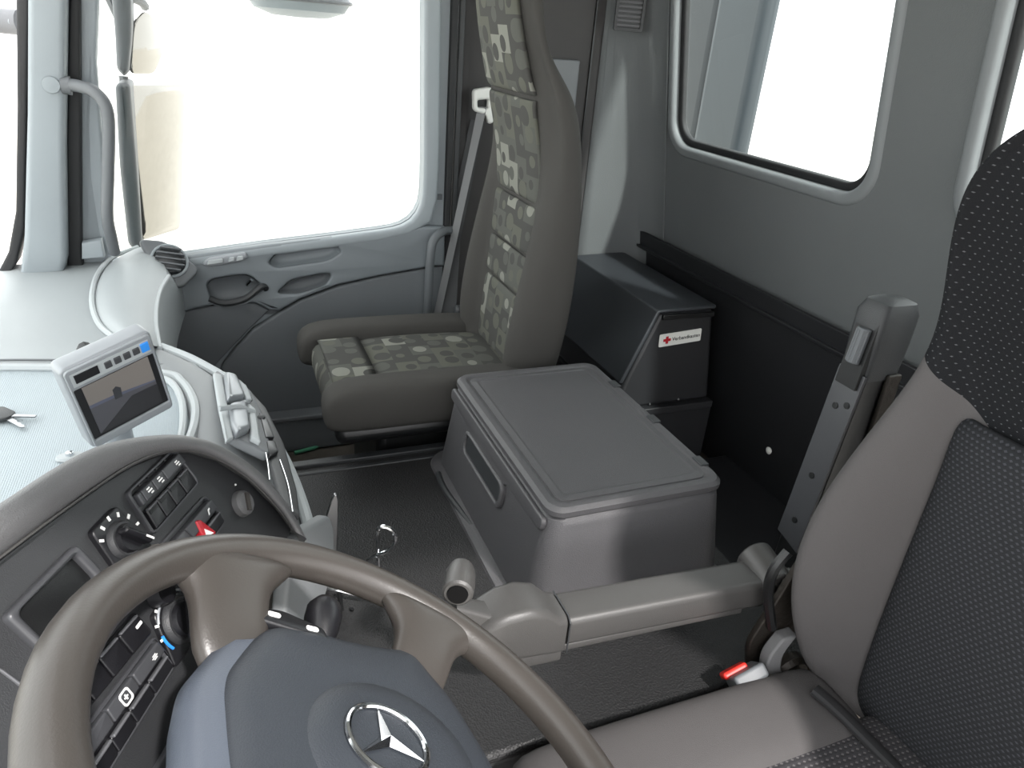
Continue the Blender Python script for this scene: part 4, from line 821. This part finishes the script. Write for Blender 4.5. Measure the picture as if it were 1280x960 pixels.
# ================================================================== BOTTLE HOLDER
bp_ = at(414, 692, y=.99)
e = thing('bottle_holder', V((bp_.x, bp_.y, .36)), 'chrome wire bottle holder on the engine tunnel behind the steering wheel', 'holder')
put('post', loft_me([[c_ + V((-r_, -.004, 0)), c_ + V((r_, -.004, 0)), c_ + V((r_, .004, 0)), c_ + V((-r_, .004, 0))] for c_, r_ in ((V((bp_.x - .003, bp_.y, .36)), .010), (at(413, 680, y=.985), .011), (at(415, 645, y=.985), .010), (at(418, 624, y=.985), .006), (at(419, 617, y=.985), .002))]), 'steel', e, bevel=.002)
wl = [at(*p, y=y) for p, y in (((460, 700), .97), ((472, 694), .955), ((486, 688), .95), ((494, 678), .945), ((493, 666), .945), ((484, 659), .95), ((474, 660), .955), ((472, 672), .96), ((473, 700), .96), ((474, 716), .965))]
put('wire_loop', tube_me(smooth_path(wl, 6), .0035, 8), 'chrome', e)
bw_ = [at(405, 735, y=.95), at(425, 738, y=.94), at(462, 748, y=.93), at(500, 756, y=.93)]
put('wire_bar', tube_me(smooth_path(bw_, 4), .0032, 8), 'chrome', e); put('foot', tube_me([at(424, 740, y=.94), at(430, 785, y=.93), V((.15, .93, .362))], .004, 8), 'black_plastic', e)
put('foot', tube_me([wl[-1], V((wl[-1].x + .004, wl[-1].y, .36))], .0035, 8), 'chrome', e)
put('rivet', lathe_me([(.001, 0), (.006, 0), (.004, .004), (.001, .005)], frame(at(405, 664, y=.985), (1, 0, 0), (0, 0, 1)), 10), 'chrome', e)

# ================================================================== DRIVER SEAT
e = thing('driver_seat', (.65, .36, .035), 'driver seat with plain grey side bolsters and dark flecked cloth centre', 'seat')
YD = .34
# backrest sections: z, centre x, wing front x, outer half-width, seam half-width, rear x
ds = [(.36, .850, .80, .225, .155, .96), (.44, .848, .755, .245, .158, .965), (.52, .846, .722, .255, .16, .97), (.60, .845, .708, .260, .16, .975), (.68, .848, .712, .260, .162, .98), (.76, .855, .742, .258, .165, .985), (.84, .860, .785, .254, .17, .985), (.90, .852, .815, .25, .19, .98), (.96, .838, .822, .247, .205, .97), (1.03, .812, .802, .243, .215, .95), (1.09, .785, .775, .235, .21, .93), (1.15, .752, .742, .213, .19, .90), (1.20, .735, .730, .178, .15, .88), (1.235, .74, .738, .12, .10, .86)]
rings = []
for z, cx, wx, hw, sw_, rx in ds:
    half = [(cx + .006, 0), (cx + .006, sw_ * .5), (cx + .004, sw_ - .01), (cx - .006, sw_ + .004), ((cx + wx) / 2 - .012, sw_ + (hw - sw_) * .35), (wx, hw - (hw - sw_) * .28), (wx + .012, hw - .004), (wx + .05, hw + .006), ((wx + rx) / 2 + .02, hw + .004), (rx - .03, hw - .006), (rx, hw - .05), (rx + .01, hw * .4)]
    rings.append([V((x, YD + y, z)) for x, y in half] + [V((rx + .01, YD, z))] + [V((x, YD - y, z)) for x, y in half[:0:-1]])
put('backrest', loft_me(rings), 'driver_backrest', e, smooth=180, sub=3)
def dpanel(name, z0, z1, m, k0, grow_=0.0, n=11):
    R = []
    for k in range(n):
        z = z0 + (z1 - z0) * k / (n - 1)
        for a_, b_ in zip(ds, ds[1:]):
            if a_[0] <= z <= b_[0]: t = (z - a_[0]) / (b_[0] - a_[0]); v_ = [p + (q - p) * t for p, q in zip(a_, b_)]
        _, cx, wx, hw, sw_, rx = v_; w_ = sw_ - .004 + grow_ * 0
        s_ = .012 if k in (0, n - 1) else 0
        R.append([V((cx + .006 + s_, YD - w_, z)), V((cx - .006 + s_, YD - w_ + .012, z)), V((cx - .004 + s_, YD - w_ * .5, z)), V((cx - .003 + s_, YD, z)), V((cx - .004 + s_, YD + w_ * .5, z)), V((cx - .006 + s_, YD + w_ - .012, z)), V((cx + .006 + s_, YD + w_, z))])
    put(name, grid_me(R), m, e, smooth=180, sub=2, solid=.03)
dpanel('back_panel', .36, .862, 'fleck_back', 0)
for s_ in (1, -1):
    sp1 = [V((cx - .008, YD + s_ * (sw_ + .0), z)) for z, cx, wx, hw, sw_, rx in ds[:7]]
    put('piping', tube_me(smooth_path(sp1, 4), .0045, 8), 'strap_grey', e)
# cushion
def dcush(y0, y1, z0, z1, x0, x1, name, m, ex=.5):
    Rg = []
    for x, s_, dz in [(x0, .4, -.03), (x0 + .015, .8, -.01), (x0 + .06, 1, 0), ((x0 + x1) / 2, 1, 0), (x1 - .08, 1, -.002), (x1 - .015, .9, -.008), (x1, .6, -.015)]:
        yc, hw = (y0 + y1) / 2, (y1 - y0) / 2; zc = (z0 + z1) / 2 + dz * .3; hh = (z1 - z0) / 2 * s_
        Rg.append([V((x, yc + hw * math.copysign(abs(math.cos(t)) ** ex, math.cos(t)), zc + hh * math.copysign(abs(math.sin(t)) ** ex, math.sin(t)))) for t in [2 * math.pi * q / 20 for q in range(20)]])
    return put(name, loft_me(Rg), m, e, smooth=180, sub=1)
dcush(.425, .575, .30, .425, .29, .80, 'cushion_bolster', 'seat_grey', .6); dcush(.10, .25, .30, .425, .29, .80, 'cushion_bolster', 'seat_grey', .6)
dcush(.20, .475, .29, .414, .31, .86, 'cushion_panel', 'fleck_cushion', .4)
put('cushion_pan', box_me(.32, .86, .13, .55, .25, .32), 'black_plastic', e, bevel=.02)
put('suspension_base', box_me(.38, .84, .16, .52, .035, .26), 'black_plastic', e, bevel=.02)
stp = [at(1018, 862, z=.432), at(1050, 890, z=.425), at(1085, 925, z=.415), at(1120, 960, z=.405), at(1150, 990, z=.40)]
put('strap', tube_me(smooth_path(stp, 5), .015, 12, flat=.55, up=(.5, -.3, .8)), 'strap_grey', e, label='dark grey edging strap at the seat fold')
# recliner metalwork on the seat's inner side
put('recliner_bracket', plate_me([rpoly([(.70, .43), (.735, .52), (.765, .60), (.79, .60), (.80, .45), (.76, .36), (.72, .36)], .02)], .012, frame((0, .618, 0), (1, 0, 0), (0, 0, 1)), bev=.003), 'greasy_metal', e)
put('recliner_lever', loft_me([[p + V((-.012, -.008, 0)), p + V((.012, -.012, .004)), p + V((.012, .010, .004)), p + V((-.012, .012, 0))] for p in smooth_path([at(983, 792, y=.59), at(966, 815, y=.585), at(962, 835, y=.58), at(968, 850, y=.578), at(958, 868, y=.576)], 4)]), 'binnacle_grey', e, bevel=.003)
put('recliner_gear', lathe_me([(.001, .012), (.028, .012), (.034, .004), (.034, -.01), (.001, -.01)], frame(at(985, 840, y=.585), (1, 0, 0), (0, 0, 1)), 18), 'greasy_metal', e)
put('side_trim', tube_me(smooth_path([at(985, 690, y=.612), at(966, 715, y=.61), at(960, 745, y=.61), at(965, 785, y=.60)], 5), .008, 8), 'black_plastic', e)

# ------------------------------------------------------------------ armrest with gear selector
e = thing('armrest', (.75, .67, .47), 'long grey gear selector armrest folded forward from driver seat', 'armrest')
def arm_ring(x, y0, y1, z0, z1, r=.010): return [V((x, y, z)) for y, z in rr(y0, y1, z0, z1, r, 4)]
put('arm_beam', loft_me([arm_ring(.398, .640, .700, .487, .536), arm_ring(.55, .637, .698, .480, .530), arm_ring(.70, .634, .694, .474, .524), arm_ring(.735, .634, .694, .470, .522)]), 'arm_plastic', e)
put('beam_base', loft_me([arm_ring(.39, .645, .70, .473, .489, .005), arm_ring(.70, .638, .69, .464, .480, .005)]), 'arm_plastic', e)
pf = [(.394, .640, .702, .474, .540), (.380, .638, .704, .476, .544), (.362, .637, .706, .480, .562), (.335, .636, .706, .484, .571), (.305, .636, .704, .490, .570), (.280, .638, .700, .500, .562), (.268, .645, .695, .515, .553)]
fh = put('control_head', loft_me([arm_ring(*p, r=.012) for p in pf]), 'arm_plastic', e)
put('head_seam', tube_me([V((.396, .6365, .48)), V((.396, .6365, .535)), V((.396, .645, .541)), V((.396, .695, .541))], .0012, 6), 'dark_plastic', fh)
put('lower_head', loft_me([arm_ring(.392, .644, .70, .455, .49, .008), arm_ring(.33, .644, .70, .458, .49, .008), arm_ring(.29, .65, .69, .475, .50, .008)]), 'arm_plastic', e)
h0, h1 = at(938, 706, y=.70), at(962, 737, y=.635)
put('hinge_barrel', tube_me([V((.758, .70, .520)), V((.754, .632, .508))], .030, 20), 'arm_plastic', e, bevel=.004)
put('hinge_arm', loft_me([arm_ring(.755, .62, .66, .48, .53, .008), arm_ring(.80, .60, .64, .49, .535, .008)]), 'arm_plastic', e)
ko_, k1_ = at(572, 742, y=.640), at(577, 708, y=.688)
kx = (k1_ - ko_)
gl = put('gear_lever', tube_me([ko_ + kx * t for t in (-.02, .03, .3, .7, .93, 1.0)], [.0165, .0195, .0205, .0195, .016, .009], 20), 'arm_plastic', e)
put('lever_button', tube_me([ko_ - kx.normalized() * .004, ko_ + kx * .02], [.0125, .014], 20), 'button_black', gl, label='black push button on the lever end')
put('lever_neck', loft_me([arm_ring(.238, .655, .680, .555, .59, .006), arm_ring(.285, .65, .685, .52, .565, .006)]), 'arm_plastic', e)

# ------------------------------------------------------------------ belt buckle
bc = at(922, 838, y=.592)
e = thing('belt_buckle', bc + V((.02, 0, -.05)), 'seat belt buckle with red release button beside driver cushion', 'buckle')
BM = frame(bc, at(940, 836, y=.592) - at(905, 855, y=.592), V((.25, -.6, .75)))
put('buckle_body', box_me(-.020, .034, -.018, .028, .0, .022, BM), 'mid_grey_plastic', e, bevel=.005)
put('release_button', box_me(-.026, .016, -.014, .008, -.007, .004, BM), 'buckle_red', e, bevel=.004, label='red release button')
put('buckle_stem', tube_me([bc + V((.01, .0, -.02)), bc + V((.012, -.002, -.08)), bc + V((.014, -.003, -.2))], .010, 8), 'black_plastic', e)

# ------------------------------------------------------------------ belt post behind the driver seat
e = thing('belt_post', (.94, .74, .4), 'dark upright seat belt post with ribbed roller behind driver seat', 'belt post')
fb0, fb1 = at(976, 662, y=.762), at(1000, 672, y=.725)
ft0, ft1 = at(1054, 455, y=.762), at(1084, 470, y=.725)
up1 = (ft0 - fb0).normalized(); Hn = at(1068, 378, y=.762)
def post_ring(z, x0, x1, y0, y1, r=.006): return [V((x, y, z)) for x, y in rr(x0, x1, y0, y1, r, 3)]
xb, xt = fb0.x, ft0.x
put('post_body', loft_me([post_ring(.20, xb - .01, xb + .075, .715, .765), post_ring(fb0.z, xb + .004, xb + .075, .715, .765), post_ring(ft0.z, xt + .002, xt + .058, .715, .765), post_ring(ft0.z + .02, xt + .002, xt + .058, .715, .765)]), 'black_plastic', e)
PF = frame(fb0 + V((-.002, 0, 0)), (0, -1, 0), ft0 - fb0)
plen = (ft0 - fb0).length
cover = put('front_cover', plate_me([[(-.003, -.0), (.05, -.012), (.05, plen), (-.003, plen)]], .006, PF @ Matrix.Translation((0, 0, -.003)), bev=.001), 'switch_grey', e, label='grey front cover strip')
for t_, s_ in ((.12, .024), (.40, .024), (.80, .018), (.83, .038)):
    put('screw_hole', lathe_me([(.001, .0), (.0055, .0), (.0055, .002), (.001, .0022)], PF @ Matrix.Translation((s_ - .0, plen * t_, .0042 if False else -.0052)), 12), 'black_plastic', cover)
    put('screw_hole', lathe_me([(.001, .0), (.0055, .0), (.0055, .002), (.001, .0022)], PF @ Matrix.Translation((s_, plen * t_, .0025)), 12), 'black_plastic', cover)
zt = ft0.z
put('post_head', loft_me([post_ring(zt - .01, xt + .0, xt + .066, .713, .767), post_ring(zt + .05, xt - .004, xt + .072, .711, .769, .01), post_ring(zt + .095, xt - .006, xt + .074, .711, .769, .012), post_ring(zt + .112, xt + .004, xt + .068, .716, .765, .012), post_ring(zt + .117, xt + .016, xt + .056, .724, .757, .012)]), 'dark_plastic', e)
put('roller_slot', box_me(.007, .041, plen - .03, plen + .105, -.006, .012, PF) if False else box_me(.005, .045, plen - .025, plen + .088, .0, .0095, PF), 'black_plastic', e)
rl = put('roller', tube_me([PF @ V((.026, plen + .015, .012)), PF @ V((.026, plen + .072, .012))], .011, 16), 'door_dark_plastic', e, bevel=.002)
for k in range(5):
    a_ = math.radians(20 + k * 35); put('rib', tube_me([PF @ V((.026 + .011 * math.cos(a_), plen + .018, .012 + .011 * math.sin(a_))), PF @ V((.026 + .011 * math.cos(a_), plen + .069, .012 + .011 * math.sin(a_)))], .0014, 6), 'mid_grey_plastic', rl)
put('worn_strap', box_me(xt + .040, xt + .068, .706, .714, zt - .16, zt - .0), 'greasy_metal', e, bevel=.003)

# ------------------------------------------------------------------ passenger floor items
e = thing('floor_tray', (.2, 1.7, .035), 'thin green edged strip on the passenger footwell floor', 'strip')
put('strip', tube_me([at(368, 566, z=.045), at(392, 560, z=.045), at(400, 556, z=.045)], .006, 8), 'green_plastic', e)
